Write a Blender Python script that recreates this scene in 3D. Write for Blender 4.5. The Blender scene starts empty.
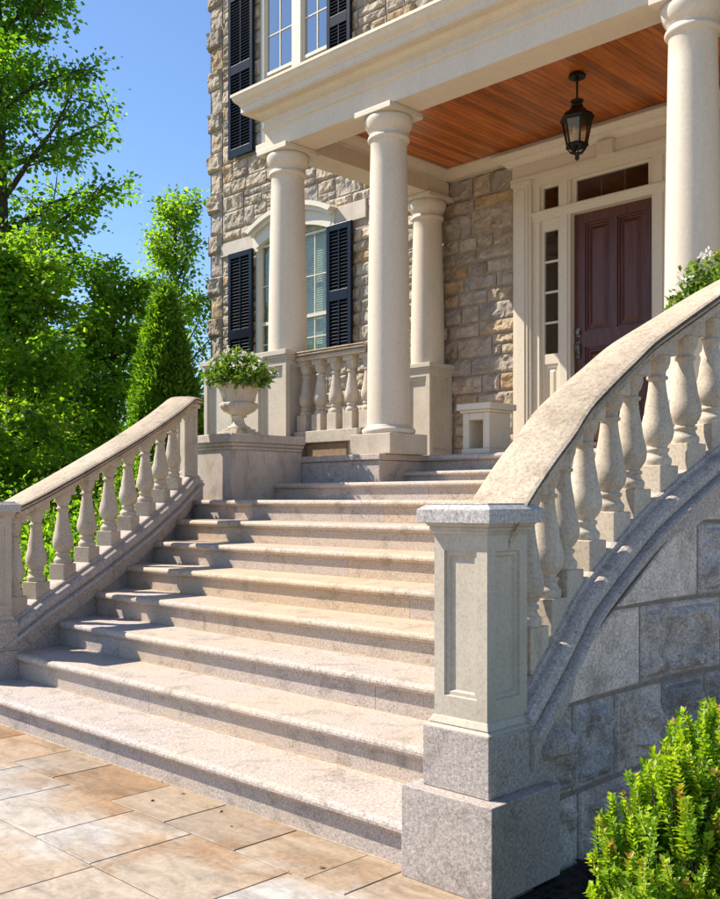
import bpy, math, random
import numpy as np
from mathutils import Vector, Matrix, noise

random.seed(11)
rng = np.random.default_rng(7)
U = 0.155                      # one stair riser in metres; all plans below are in risers
C = bpy.context.scene.collection
R = math.radians

# ------------------------------------------------------------------ materials
def new_mat(name):
    m = bpy.data.materials.new(name); m.use_nodes = True
    nt = m.node_tree
    for n in list(nt.nodes): nt.nodes.remove(n)
    return m, nt, nt.nodes, nt.links

def coords(nt, scale=(1, 1, 1), jitter=True):
    N, L = nt.nodes, nt.links
    tc = N.new('ShaderNodeTexCoord')
    mp = N.new('ShaderNodeMapping'); mp.inputs['Scale'].default_value = scale
    L.new(tc.outputs['Object'], mp.inputs['Vector'])
    if jitter:
        oi = N.new('ShaderNodeObjectInfo')
        mu = N.new('ShaderNodeMath'); mu.operation = 'MULTIPLY'; mu.inputs[1].default_value = 37.0
        L.new(oi.outputs['Random'], mu.inputs[0])
        cb = N.new('ShaderNodeCombineXYZ')
        L.new(mu.outputs[0], cb.inputs[0]); L.new(mu.outputs[0], cb.inputs[2])
        L.new(cb.outputs[0], mp.inputs['Location'])
    return mp.outputs['Vector']

def noise_n(nt, vec, scale, detail=4, rough=.6, dist=0.0):
    n = nt.nodes.new('ShaderNodeTexNoise')
    n.inputs['Scale'].default_value = scale; n.inputs['Detail'].default_value = detail
    n.inputs['Roughness'].default_value = rough; n.inputs['Distortion'].default_value = dist
    nt.links.new(vec, n.inputs['Vector'])
    return n.outputs['Fac']

def ramp(nt, fac, stops, interp='LINEAR'):
    r = nt.nodes.new('ShaderNodeValToRGB'); cr = r.color_ramp; cr.interpolation = interp
    while len(cr.elements) > 1: cr.elements.remove(cr.elements[-1])
    cr.elements[0].position = stops[0][0]; cr.elements[0].color = tuple(stops[0][1]) + (1,)
    for p, c in stops[1:]:
        e = cr.elements.new(p); e.color = tuple(c) + (1,)
    nt.links.new(fac, r.inputs['Fac'])
    return r.outputs['Color']

def g(v): return (v, v, v)

def mix(nt, fac, a, b, mode='MIX'):
    m = nt.nodes.new('ShaderNodeMix'); m.data_type = 'RGBA'; m.blend_type = mode
    def put(sock, v):
        if isinstance(v, (tuple, list)): sock.default_value = tuple(v) + (1,)
        elif isinstance(v, float): sock.default_value = v
        else: nt.links.new(v, sock)
    put(m.inputs[0], fac); put(m.inputs[6], a); put(m.inputs[7], b)
    return m.outputs[2]

def bump(nt, h, strength, dist=.01):
    b = nt.nodes.new('ShaderNodeBump'); b.inputs['Strength'].default_value = strength
    b.inputs['Distance'].default_value = dist
    nt.links.new(h, b.inputs['Height'])
    return b.outputs['Normal']

def principled(nt, color, rough=.7, normal=None, spec=.4, metal=0.0):
    p = nt.nodes.new('ShaderNodeBsdfPrincipled')
    if isinstance(color, (tuple, list)): p.inputs['Base Color'].default_value = tuple(color) + (1,)
    else: nt.links.new(color, p.inputs['Base Color'])
    if isinstance(rough, float): p.inputs['Roughness'].default_value = rough
    else: nt.links.new(rough, p.inputs['Roughness'])
    p.inputs['Specular IOR Level'].default_value = spec
    p.inputs['Metallic'].default_value = metal
    if normal is not None: nt.links.new(normal, p.inputs['Normal'])
    return p

def output(nt, sh):
    o = nt.nodes.new('ShaderNodeOutputMaterial'); nt.links.new(sh, o.inputs['Surface'])

def attr(nt, name):
    a = nt.nodes.new('ShaderNodeAttribute'); a.attribute_name = name
    return a.outputs['Fac']

def mat_granite(name, base=(.485, .425, .385), warm=(.49, .375, .25), warm_amt=.5, dark=(.17, .15, .145), use_rnd=False):
    m, nt, N, L = new_mat(name)
    v = coords(nt)
    f1 = noise_n(nt, v, 88, 5, .9)
    sp = ramp(nt, f1, [(.36, dark), (.46, tuple(c * .80 for c in base)), (.54, base), (.64, tuple(min(1, c * 1.42) for c in base))])
    f2 = noise_n(nt, v, 1.3, 5, .6, .4)
    wf = ramp(nt, f2, [(.42, g(0)), (.68, g(warm_amt))])
    col = mix(nt, wf, sp, mix(nt, .55, sp, warm))
    f3 = noise_n(nt, v, 6.5, 8, .75, .8)
    gr = ramp(nt, f3, [(.30, g(.55)), (.47, g(1)), (.75, g(1.10))])
    col = mix(nt, 1.0, col, gr, 'MULTIPLY')
    if use_rnd:
        rr = ramp(nt, attr(nt, 'rnd'), [(0, (.96, .96, .98)), (.5, (1.02, .98, .93)), (1, (1.12, 1.0, .80))])
        col = mix(nt, 1.0, col, rr, 'MULTIPLY')
    fb = noise_n(nt, v, 70, 5, .8)
    p = principled(nt, col, .72, bump(nt, fb, .6, .006), .35)
    output(nt, p.outputs[0]); return m

def mat_limestone(name, base=(.49, .42, .33), stain=(.27, .215, .155), amt=.6, light=(.58, .51, .415), bumpy=.3, speck=.68):
    m, nt, N, L = new_mat(name)
    v = coords(nt)
    f = noise_n(nt, v, 2.2, 6, .62, .3)
    c1 = ramp(nt, f, [(.3, tuple(c * .86 for c in base)), (.5, base), (.7, light)])
    f2 = noise_n(nt, coords(nt, (3, 3, 1.1)), 2.6, 7, .7, .8)
    sf = ramp(nt, f2, [(.50, g(0)), (.74, g(amt))])
    c2 = mix(nt, sf, c1, stain)
    f3 = noise_n(nt, v, 80, 5, .85)
    c3 = mix(nt, 1.0, c2, ramp(nt, f3, [(.34, g(speck)), (.5, g(1)), (.66, g(1 + (1 - speck) * .5))]), 'MULTIPLY')
    p = principled(nt, c3, .78, bump(nt, f3, bumpy, .004), .3)
    output(nt, p.outputs[0]); return m

def mat_rock(name, stops, spk=.2, stain=(.25, .17, .09), stain_amt=.6, bs=.6, grain=90):
    """rock faced masonry: each stone takes its own tone from the face attribute rnd"""
    m, nt, N, L = new_mat(name)
    v = coords(nt, jitter=False)
    base = ramp(nt, attr(nt, 'rnd'), stops)
    f1 = noise_n(nt, v, 7, 8, .72, .5)
    c = mix(nt, 1.0, base, ramp(nt, f1, [(.28, g(.55)), (.5, g(1)), (.72, g(1.28))]), 'MULTIPLY')
    f2 = noise_n(nt, v, 3.1, 5, .6, 1.0)
    c = mix(nt, ramp(nt, f2, [(.50, g(0)), (.66, g(stain_amt))]), c, stain)
    f3 = noise_n(nt, v, grain, 4, .85)
    c = mix(nt, 1.0, c, ramp(nt, f3, [(.38, g(1 - spk)), (.5, g(1)), (.62, g(1 + spk))]), 'MULTIPLY')
    f4 = noise_n(nt, v, 28, 8, .75)
    p = principled(nt, c, .85, bump(nt, f4, bs, .02), .25)
    output(nt, p.outputs[0]); return m

def mat_paint(name, col, rough=.5, dirt=.25, dirtcol=(.42, .36, .28), streak=(2, 2, .5)):
    m, nt, N, L = new_mat(name)
    v = coords(nt, streak)
    f = noise_n(nt, v, 3.5, 6, .65, .3)
    c = mix(nt, ramp(nt, f, [(.45, g(0)), (.8, g(dirt))]), col, dirtcol)
    f2 = noise_n(nt, coords(nt), 40, 3, .6)
    c = mix(nt, 1.0, c, ramp(nt, f2, [(.3, g(.93)), (.7, g(1.04))]), 'MULTIPLY')
    p = principled(nt, c, rough, bump(nt, f2, .08, .003), .4)
    output(nt, p.outputs[0]); return m

def mat_plain(name, col, rough=.5, metal=0.0, spec=.5, bs=.1):
    m, nt, N, L = new_mat(name)
    f = noise_n(nt, coords(nt), 25, 4, .6)
    c = mix(nt, 1.0, col, ramp(nt, f, [(.3, g(.75)), (.7, g(1.2))]), 'MULTIPLY')
    p = principled(nt, c, rough, bump(nt, f, bs, .003), spec, metal)
    output(nt, p.outputs[0]); return m

def mat_wood(name, dark, light, scale=(12, 1, 12), rough=.35, rnd=True):
    m, nt, N, L = new_mat(name)
    f = noise_n(nt, coords(nt, scale, jitter=False), 3.0, 6, .6, .6)
    c = ramp(nt, f, [(.3, dark), (.7, light)])
    if rnd:
        c = mix(nt, 1.0, c, ramp(nt, attr(nt, 'rnd'), [(0, (.62, .58, .55)), (.5, (.95, .95, .95)), (1, (1.25, 1.2, 1.1))]), 'MULTIPLY')
    p = principled(nt, c, rough, bump(nt, f, .08, .003), .45)
    output(nt, p.outputs[0]); return m

def mat_leaf(name, stops, trans=.45, rough=.5, tint=(2.0, 1.95, .45)):
    m, nt, N, L = new_mat(name)
    c = ramp(nt, attr(nt, 'rnd'), stops)
    p = principled(nt, c, rough, None, .35)
    t = N.new('ShaderNodeBsdfTranslucent')
    tc = mix(nt, 1.0, c, tint, 'MULTIPLY'); L.new(tc, t.inputs['Color'])
    mx = N.new('ShaderNodeMixShader'); mx.inputs[0].default_value = trans
    L.new(p.outputs[0], mx.inputs[1]); L.new(t.outputs[0], mx.inputs[2])
    output(nt, mx.outputs[0]); return m

def mat_glass(name, refl=.12, tint=(.8, .87, .85)):
    m, nt, N, L = new_mat(name)
    tr = N.new('ShaderNodeBsdfTransparent'); tr.inputs['Color'].default_value = tint + (1,)
    gl = N.new('ShaderNodeBsdfGlossy'); gl.inputs['Roughness'].default_value = .015
    wv = noise_n(nt, coords(nt, jitter=False), 2.5, 1, .4)
    L.new(bump(nt, wv, .03, .02), gl.inputs['Normal'])
    lw = N.new('ShaderNodeLayerWeight'); lw.inputs['Blend'].default_value = .5
    pw = N.new('ShaderNodeMath'); pw.operation = 'POWER'; pw.inputs[1].default_value = 4.0; L.new(lw.outputs['Facing'], pw.inputs[0])
    ad = N.new('ShaderNodeMath'); ad.operation = 'ADD'; ad.inputs[1].default_value = refl + .03; ad.use_clamp = True
    L.new(pw.outputs[0], ad.inputs[0])
    mx = N.new('ShaderNodeMixShader'); L.new(ad.outputs[0], mx.inputs[0])
    L.new(tr.outputs[0], mx.inputs[1]); L.new(gl.outputs[0], mx.inputs[2])
    output(nt, mx.outputs[0]); return m

def mat_flag(name):
    m, nt, N, L = new_mat(name)
    v = coords(nt, jitter=False)
    def stone(vec, k):
        cb = N.new('ShaderNodeCombineXYZ'); mu = N.new('ShaderNodeMath'); mu.operation = 'MULTIPLY'; mu.inputs[1].default_value = k
        L.new(attr(nt, 'rnd'), mu.inputs[0]); L.new(mu.outputs[0], cb.inputs[0]); L.new(mu.outputs[0], cb.inputs[1])
        ad = N.new('ShaderNodeVectorMath'); ad.operation = 'ADD'; L.new(vec, ad.inputs[0]); L.new(cb.outputs[0], ad.inputs[1]); return ad.outputs[0]
    base = ramp(nt, attr(nt, 'rnd'), [(0, (.33, .315, .305)), (.25, (.42, .40, .37)), (.45, (.37, .305, .24)), (.65, (.45, .425, .395)), (.85, (.40, .33, .26)), (1, (.33, .26, .19))])
    f1 = noise_n(nt, stone(coords(nt, (1.2, 3.6, 1), jitter=False), 57), 2.4, 9, .68, 1.2)
    c = mix(nt, 1.0, base, ramp(nt, f1, [(.30, g(.62)), (.5, g(1)), (.70, g(1.2))]), 'MULTIPLY')
    f2 = noise_n(nt, stone(v, 31), 1.5, 8, .62, .7)                 # rusty damp stains
    c = mix(nt, ramp(nt, f2, [(.50, g(0)), (.58, g(.72))]), c, mix(nt, 1.0, c, (.84, .67, .49), 'MULTIPLY'))
    # rust washed out of the bottom step: a band with a ragged edge
    sx = N.new('ShaderNodeSeparateXYZ'); L.new(v, sx.inputs[0])
    f3 = noise_n(nt, coords(nt, (1, .45, 1), jitter=False), 2.4, 5, .6, .6)
    md = N.new('ShaderNodeMath'); md.operation = 'MULTIPLY_ADD'; md.inputs[1].default_value = 1.5
    L.new(f3, md.inputs[0]); L.new(sx.outputs['Y'], md.inputs[2])
    bf = ramp(nt, remap(nt, md.outputs[0], 2.62, 3.02), [(0, g(0)), (.5, g(.65)), (1, g(.8))])
    c = mix(nt, bf, c, mix(nt, 1.0, c, (.80, .585, .37), 'MULTIPLY'))
    f4 = noise_n(nt, v, 45, 4, .7)
    c = mix(nt, 1.0, c, ramp(nt, f4, [(.3, g(.85)), (.7, g(1.1))]), 'MULTIPLY')
    f5 = noise_n(nt, v, 13, 8, .78, .8)
    c = mix(nt, ramp(nt, noise_n(nt, v, 5.2, 8, .8, 1.5), [(.62, g(0)), (.72, g(.55))]), c, (.13, .105, .08))
    c = mix(nt, 1.0, c, ramp(nt, f5, [(.3, g(.72)), (.5, g(1)), (.7, g(1.12))]), 'MULTIPLY')
    p = principled(nt, c, .62, bump(nt, f5, .30, .012), .4)
    output(nt, p.outputs[0]); return m

def remap(nt, val, a, b):
    mr = nt.nodes.new('ShaderNodeMapRange'); mr.inputs[1].default_value = a; mr.inputs[2].default_value = b
    nt.links.new(val, mr.inputs[0]); return mr.outputs[0]

M = {}
M['granite'] = mat_granite('granite_steps', use_rnd=True, warm_amt=.75)
M['granite_grey'] = mat_granite('granite_grey', base=(.43, .375, .34), warm_amt=.3)
M['granite_cap'] = mat_granite('granite_cap', base=(.46, .44, .42), warm_amt=.15)
M['curb'] = mat_granite('granite_curb', base=(.48, .42, .37), warm_amt=.25, dark=(.17, .15, .13))
M['lime'] = mat_limestone('limestone_turned')
M['rail'] = mat_limestone('limestone_rail', base=(.46, .375, .275), stain=(.22, .165, .115), amt=.85, light=(.55, .455, .345), bumpy=.8, speck=.5)
M['newel'] = mat_limestone('limestone_newel', base=(.46, .405, .325), light=(.51, .45, .365), amt=.15, bumpy=.25, speck=.78)
M['pedestal'] = mat_limestone('weathered_limestone', base=(.44, .375, .32), stain=(.24, .195, .16), amt=.8, light=(.55, .48, .415), bumpy=.5)
M['urn'] = mat_limestone('urn_stone', base=(.50, .43, .33), stain=(.2, .165, .12), amt=.7)
M['rock'] = mat_rock('rock_faced_ashlar', [(0, (.30, .25, .20)), (.2, (.44, .36, .265)), (.4, (.36, .32, .27)), (.6, (.50, .41, .30)), (.78, (.31, .285, .255)), (.92, (.44, .33, .205)), (1, (.38, .255, .14))])
M['smooth_stone'] = mat_limestone('dressed_stone', base=(.50, .44, .37), light=(.58, .52, .45), amt=.3)
M['rubble'] = mat_rock('granite_blocks', [(0, (.33, .30, .275)), (.3, (.52, .44, .37)), (.55, (.38, .36, .345)), (.85, (.50, .42, .345)), (.9, (.62, .52, .43)), (1, (.64, .54, .45))], spk=.38, stain=(.19, .15, .115), stain_amt=.55, bs=.3)
M['mortar'] = mat_plain('mortar', (.38, .315, .235), .9, bs=.4)
M['paint'] = mat_paint('cream_paint', (.62, .525, .395), .5, .3)
M['column'] = mat_paint('column_stone_paint', (.60, .52, .41), .6, .45, (.44, .38, .31), (2, 2, .35))
M['door_trim'] = mat_paint('ivory_paint', (.64, .565, .435), .45, .12)
M['sash'] = mat_paint('sash_paint', (.62, .58, .47), .45, .1)
M['ceil'] = mat_wood('varnished_boards', (.27, .062, .010), (.53, .165, .028), (14, 1.0, 14), .30)
M['door'] = mat_wood('mahogany_door', (.054, .015, .009), (.122, .038, .021), (16, 16, 1.0), .33, rnd=False)
M['shutter'] = mat_plain('shutter_paint', (.006, .010, .018), .30, spec=.2)
M['iron'] = mat_plain('dark_bronze', (.012, .010, .009), .45, .4)
M['brass'] = mat_plain('aged_brass', (.20, .165, .12), .4, 1.0)
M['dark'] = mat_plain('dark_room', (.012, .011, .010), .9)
M['glass'] = mat_glass('window_glass', .50)
M['glass_low'] = mat_glass('parlour_glass', .05)
M['glass_door'] = mat_glass('sidelight_glass', .09, (.5, .56, .58))
M['lamp_glass'] = mat_glass('lantern_glass', .04, (.86, .74, .56))
M['blind'] = mat_plain('blind', (.50, .56, .44), .7)
M['bulb'] = mat_plain('bulb', (.7, .62, .5), .4)
M['flag'] = mat_flag('flagstone')
M['grout'] = mat_plain('grout', (.42, .33, .23), .95, bs=.5)
M['bounce'] = mat_paint('bounce_paving', (.36, .32, .27), .8, .4)  # for the unseen ground sheets added to reflect warm light
M['lawn'] = mat_plain('lawn', (.045, .085, .02), .95, bs=.8)
M['mulch'] = mat_plain('mulch', (.022, .015, .011), .95, bs=.8)
M['litter'] = mat_plain('dry_leaves', (.16, .085, .03), .8)
M['vent'] = mat_plain('rusty_vent', (.22, .145, .08), .8)
M['wall_joint'] = mat_plain('dark_joint', (.22, .18, .14), .9)
M['bark'] = mat_plain('bark', (.055, .042, .032), .95, bs=.8)
M['leaf_maple'] = mat_leaf('maple_leaves', [(0, (.042, .115, .014)), (.35, (.088, .205, .020)), (.7, (.16, .30, .026)), (1, (.29, .40, .035))], .64)
M['leaf_pale'] = mat_leaf('pale_leaves', [(0, (.07, .16, .022)), (.4, (.14, .265, .032)), (.8, (.23, .35, .04)), (1, (.33, .42, .06))], .62)
M['leaf_cedar'] = mat_leaf('cedar_sprays', [(0, (.04, .11, .014)), (.5, (.11, .23, .022)), (1, (.24, .36, .03))], .5)
M['leaf_bush'] = mat_leaf('bush_leaves', [(0, (.04, .12, .010)), (.35, (.14, .27, .016)), (.75, (.28, .41, .024)), (.985, (.40, .46, .04)), (1, (.32, .20, .05))], .45, .42)
M['leaf_pot'] = mat_leaf('pot_leaves', [(0, (.03, .08, .015)), (.45, (.09, .17, .03)), (.8, (.19, .27, .06)), (1, (.36, .40, .27))], .4)
M['flower'] = mat_leaf('white_petals', [(0, (.80, .78, .72)), (.6, (.88, .86, .80)), (1, (.82, .72, .66))], .25, .5, (1, 1, 1))
M['flower_y'] = mat_leaf('yellow_petals', [(0, (.75, .55, .05)), (1, (.85, .70, .08))], .3, .5, (1, 1, 1))

# ------------------------------------------------------------------ builders
WLOC = {}

class MB:
    """collects geometry in riser units; build() links it as one mesh object"""
    def __init__(s): s.v = []; s.f = []; s.r = []; s.sm = []
    def quad(s, pts, r=.5, smooth=False):
        n = len(s.v); s.v += [tuple(p) for p in pts]; s.f.append(tuple(range(n, n + len(pts)))); s.r.append(r); s.sm.append(smooth)
    def grid(s, rows, r=.5, smooth=True, closed_u=False, flip=False):
        n = len(s.v); nr, nc = len(rows), len(rows[0])
        for row in rows: s.v += [tuple(p) for p in row]
        for i in range(nr - 1):
            for j in range(nc if closed_u else nc - 1):
                k = (j + 1) % nc
                q = (n + i * nc + j, n + i * nc + k, n + (i + 1) * nc + k, n + (i + 1) * nc + j)
                s.f.append(q[::-1] if flip else q); s.r.append(r); s.sm.append(smooth)
    def box(s, x0, x1, y0, y1, z0, z1, r=.5):
        n = len(s.v)
        s.v += [(x0, y0, z0), (x1, y0, z0), (x1, y1, z0), (x0, y1, z0), (x0, y0, z1), (x1, y0, z1), (x1, y1, z1), (x0, y1, z1)]
        for q in ((0, 3, 2, 1), (4, 5, 6, 7), (0, 1, 5, 4), (1, 2, 6, 5), (2, 3, 7, 6), (3, 0, 4, 7)):
            s.f.append(tuple(n + i for i in q)); s.r.append(r); s.sm.append(False)
    def cbox(s, cx, cy, w, d, z0, z1, r=.5): s.box(cx - w / 2, cx + w / 2, cy - d / 2, cy + d / 2, z0, z1, r)
    def frustum(s, cx, cy, w0, w1, z0, z1, r=.5):
        n = len(s.v)
        for w, z in ((w0, z0), (w1, z1)):
            h = w / 2; s.v += [(cx - h, cy - h, z), (cx + h, cy - h, z), (cx + h, cy + h, z), (cx - h, cy + h, z)]
        for q in ((0, 3, 2, 1), (4, 5, 6, 7), (0, 1, 5, 4), (1, 2, 6, 5), (2, 3, 7, 6), (3, 0, 4, 7)):
            s.f.append(tuple(n + i for i in q)); s.r.append(r); s.sm.append(False)
    def lathe(s, prof, cx=0, cy=0, n=32, z0=0, zs=1.0, rs=1.0, flute=None):
        rows = []
        for rr, z in prof:
            row = []
            for i in range(n):
                a = 2 * math.pi * i / n
                q = rr * rs * (1 + (flute(a, z) if flute else 0))
                row.append((cx + q * math.cos(a), cy + q * math.sin(a), z0 + z * zs))
            rows.append(row)
        s.grid(rows, closed_u=True)
        s.quad(rows[0][::-1]); s.quad(rows[-1])
    def extrude_x(s, prof, x0, x1, r=.5, smooth=False):
        """closed profile [(y, z)] pulled along X"""
        rows = [[(x0, y, z) for y, z in prof], [(x1, y, z) for y, z in prof]]
        s.grid(rows, r, smooth, closed_u=True)
        s.quad([(x0, y, z) for y, z in prof][::-1], r); s.quad([(x1, y, z) for y, z in prof], r)
    def sweep(s, path, prof, smooth=False, vert=True, r=.5):
        """closed profile [(lateral, up)] along path [(x, y, z)], mitred in plan, always upright"""
        rows = []
        for i, p in enumerate(path):
            a = Vector(path[max(0, i - 1)][:2]); b = Vector(p[:2]); c = Vector(path[min(len(path) - 1, i + 1)][:2])
            t1 = (b - a).normalized() if i > 0 else (c - b).normalized()
            t2 = (c - b).normalized() if i < len(path) - 1 else t1
            n1 = Vector((t1.y, -t1.x)); n2 = Vector((t2.y, -t2.x)); m_ = (n1 + n2).normalized()
            k = 1 / max(.3, m_.dot(n1))
            rows.append([(p[0] + m_.x * u * k, p[1] + m_.y * u * k, p[2] + v) for u, v in prof])
        s.grid(rows, r, smooth, closed_u=True)
        s.quad(rows[0][::-1], r); s.quad(rows[-1], r)
    def tube(s, pts, radii, n=8, r=.5):
        rows = []
        for i, p in enumerate(pts):
            p = Vector(p)
            t = (Vector(pts[min(i + 1, len(pts) - 1)]) - Vector(pts[max(i - 1, 0)])).normalized()
            a = t.orthogonal().normalized() if abs(t.z) < .9 else Vector((1, 0, 0)).cross(t).normalized()
            b = t.cross(a)
            rows.append([tuple(p + radii[i] * (math.cos(2 * math.pi * k / n) * a + math.sin(2 * math.pi * k / n) * b)) for k in range(n)])
        s.grid(rows, r, True, closed_u=True); s.quad(rows[0][::-1], r); s.quad(rows[-1], r)
    def panels(s, o, ud, vd, w, h, us, vs, depth=.08, bev=.06, r=.5, raised=False):
        """flat face with sunk panels; us / vs lists of (start, end) spans; each u span holds every v span"""
        o = Vector(o); ud = Vector(ud); vd = Vector(vd); nn = ud.cross(vd)
        P = lambda u, v, d=0: tuple(o + ud * u + vd * v - nn * d)
        def rect(u0, u1, v0, v1, d=0): s.quad([P(u0, v0, d), P(u1, v0, d), P(u1, v1, d), P(u0, v1, d)], r)
        cu = 0
        for (a, b) in us:
            rect(cu, a, 0, h); cv = 0
            for (c, d_) in vs:
                rect(a, b, cv, c); cv = d_
                def ring(i0, d0, i1, d1):
                    A = [(a + i0, c + i0), (b - i0, c + i0), (b - i0, d_ - i0), (a + i0, d_ - i0)]
                    B = [(a + i1, c + i1), (b - i1, c + i1), (b - i1, d_ - i1), (a + i1, d_ - i1)]
                    for k in range(4):
                        q = (k + 1) % 4
                        s.quad([P(*A[k], d0), P(*A[q], d0), P(*B[q], d1), P(*B[k], d1)], r)
                ring(0, 0, bev * .15, depth * .5); ring(bev * .15, depth * .5, bev * .7, depth * .5); ring(bev * .7, depth * .5, bev, depth)
                if raised:
                    ring(bev, depth, bev * 1.6, depth); ring(bev * 1.6, depth, bev * 3.0, depth * .25)
                    e = bev * 3.0; rect(a + e, b - e, c + e, d_ - e, depth * .25)
                else:
                    rect(a + bev, b - bev, c + bev, d_ - bev, depth)
            rect(a, b, cv, h); cu = b
        rect(cu, w, 0, h)
    def build(s, name, mat, parent=None, at=None, rotz=0, bevel=0, world=True, weld=False):
        """world=True: geometry given in scene coordinates; the mesh is stored relative to its parent"""
        off = Vector((0, 0, 0))
        if world: off = WLOC.get(parent, Vector((0, 0, 0))) if parent else Vector((0, 0, 0))
        org = Vector(at) if (at is not None and parent is None) else off
        me = bpy.data.meshes.new(name)
        vs = (np.array(s.v, dtype=np.float64) - (np.array(org) if world else 0)) * U
        me.from_pydata(vs.tolist(), [], s.f)
        me.polygons.foreach_set('use_smooth', s.sm)
        a = me.attributes.new('rnd', 'FLOAT', 'FACE'); a.data.foreach_set('value', s.r)
        me.materials.append(M[mat]); me.update()
        o = bpy.data.objects.new(name, me); C.objects.link(o)
        if parent is not None:
            o.parent = parent
            if at is not None: o.location = (Vector(at) - WLOC[parent]) * U
        elif at is not None: o.location = Vector(at) * U
        o.rotation_euler = (0, 0, rotz)
        WLOC[o] = org if parent is None or at is None else Vector(at)
        if bevel:
            b = o.modifiers.new('edge', 'BEVEL'); b.width = bevel * U; b.segments = 2; b.limit_method = 'ANGLE'; b.angle_limit = R(40)
        return o

def thing(name, label, cat, loc, group=None):
    o = bpy.data.objects.new(name, None); C.objects.link(o)
    o.location = Vector(loc) * U; WLOC[o] = Vector(loc)
    o['label'] = label; o['category'] = cat
    if group: o['group'] = group
    return o

def tag(o, label, cat, group=None):
    o['label'] = label; o['category'] = cat
    if group: o['group'] = group
    return o

def copy_tree(o, parent=None):
    c = o.copy(); C.objects.link(c); c.parent = parent
    for ch in list(o.children): copy_tree(ch, c)
    WLOC[c] = WLOC.get(o)
    return c

def structure(o): o['kind'] = 'structure'; return o

# ------------------------------------------------------------------ curves of the stair
def interp(x, pts):
    if x <= pts[0][0]:
        a, b = pts[0], pts[1]
    elif x >= pts[-1][0]:
        a, b = pts[-2], pts[-1]
    else:
        for a, b in zip(pts, pts[1:]):
            if a[0] <= x <= b[0]: break
    return a[1] + (b[1] - a[1]) * (x - a[0]) / (b[0] - a[0])

def smooth_interp(pts):
    """Catmull-Rom through (t, value)"""
    ts = [p[0] for p in pts]; vs = [p[1] for p in pts]
    n = len(pts)
    ms = [(vs[min(i + 1, n - 1)] - vs[max(i - 1, 0)]) / (ts[min(i + 1, n - 1)] - ts[max(i - 1, 0)]) for i in range(n)]
    def f(x):
        if x <= ts[0]: return vs[0] + ms[0] * (x - ts[0])
        if x >= ts[-1]: return vs[-1] + ms[-1] * (x - ts[-1])
        for i in range(n - 1):
            if x <= ts[i + 1]: break
        h = ts[i + 1] - ts[i]; q = (x - ts[i]) / h
        return ((2 * q**3 - 3 * q**2 + 1) * vs[i] + (q**3 - 2 * q**2 + q) * h * ms[i] + (-2 * q**3 + 3 * q**2) * vs[i + 1] + (q**3 - q**2) * h * ms[i + 1])
    return f

LX = smooth_interp([(16, -37.55), (18.1, -37.65), (20.3, -38.3), (22.5, -39.15), (24.7, -40.15), (26.9, -41.35), (29.1, -42.75), (31.5, -44.6)])
LZ = lambda y: 4.64 + .4385 * (y - 19.5)                    # top of the plinths, left
RX = smooth_interp([(16.5, -12.75), (18, -12.78), (20, -12.93), (22.0, -12.98), (24, -12.85), (25.5, -12.58), (26.8, -12.2), (28, -11.7), (29.4, -11.0)])
RZ = smooth_interp([(16.9, 4.45), (18.24, 5.2), (19.13, 5.76), (19.88, 6.37), (20.97, 7.03), (22.15, 7.71), (23.1, 8.29), (24.33, 8.92), (25.48, 9.54), (26.48, 10.12), (27.4, 10.64), (29.4, 11.7)])
S_TURN = 2.925

BAL = [(0, .345), (.035, .365), (.06, .365), (.075, .33), (.085, .30), (.105, .255), (.125, .25), (.13, .30), (.15, .31), (.16, .28), (.165, .235), (.18, .245),
       (.195, .30), (.225, .36), (.26, .402), (.30, .42), (.35, .415), (.41, .375), (.48, .325), (.55, .285), (.62, .25), (.69, .222), (.75, .205), (.78, .20),
       (.785, .245), (.80, .262), (.815, .245), (.82, .205), (.85, .205), (.87, .225), (.89, .265), (.905, .275), (.91, .30), (.935, .325), (.96, .335), (1.0, .335)]

def make_baluster(parent, at, rotz, stretch=1.0):
    m = MB(); m.lathe([(r_ * (1.03 + .07 * (r_ < .3)), t * S_TURN * stretch) for t, r_ in BAL], n=28)
    o = m.build('baluster', 'lime', parent, at, rotz, world=False)
    p = MB(); p.cbox(0, 0, .78, .78, -1.0, 0); p.build('plinth', 'lime', o, world=False, bevel=.025)
    t = MB(); t.cbox(0, 0, .76, .76, S_TURN * stretch, S_TURN * stretch + .50); t.build('top_block', 'lime', o, world=False, bevel=.02)
    return o

def dup_baluster(src, parent, at, rotz):
    c = copy_tree(src, parent); c.location = (Vector(at) - WLOC[parent]) * U; c.rotation_euler = (0, 0, rotz); WLOC[c] = Vector(at)
    return c

RAILH = [(.54, 0), (.62, .03), (.62, .21), (.52, .23), (.52, .30), (.70, .31), (.75, .34), (.75, .38), (.58, .40), (.58, .455), (.74, .47), (.76, .50), (.68, .545), (.42, .595), (0, .61)]
RAILP = RAILH + [(-u, v) for u, v in RAILH[-2::-1]]
CURBR = [(.38, .03), (.46, 0), (.46, -.09), (.50, -.12), (.60, -.13), (.70, -.18), (.78, -.27), (.82, -.38), (.80, -.48), (.74, -.50), (.74, -.56), (.96, -.57), (1.02, -.62), (1.02, -.70), (.96, -.74), (.86, -.76), (.84, -1.35)]
CURBP = CURBR + [(-u, v) for u, v in CURBR[::-1]]

def bal_path(fx, fz, y0, y1, n, dz=0.0):
    return [(fx(y), y, fz(y) + dz) for y in [y0 + (y1 - y0) * i / n for i in range(n + 1)]]

def tangent(fx, y): return math.atan2((fx(y + .05) - fx(y - .05)), .1)

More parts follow.
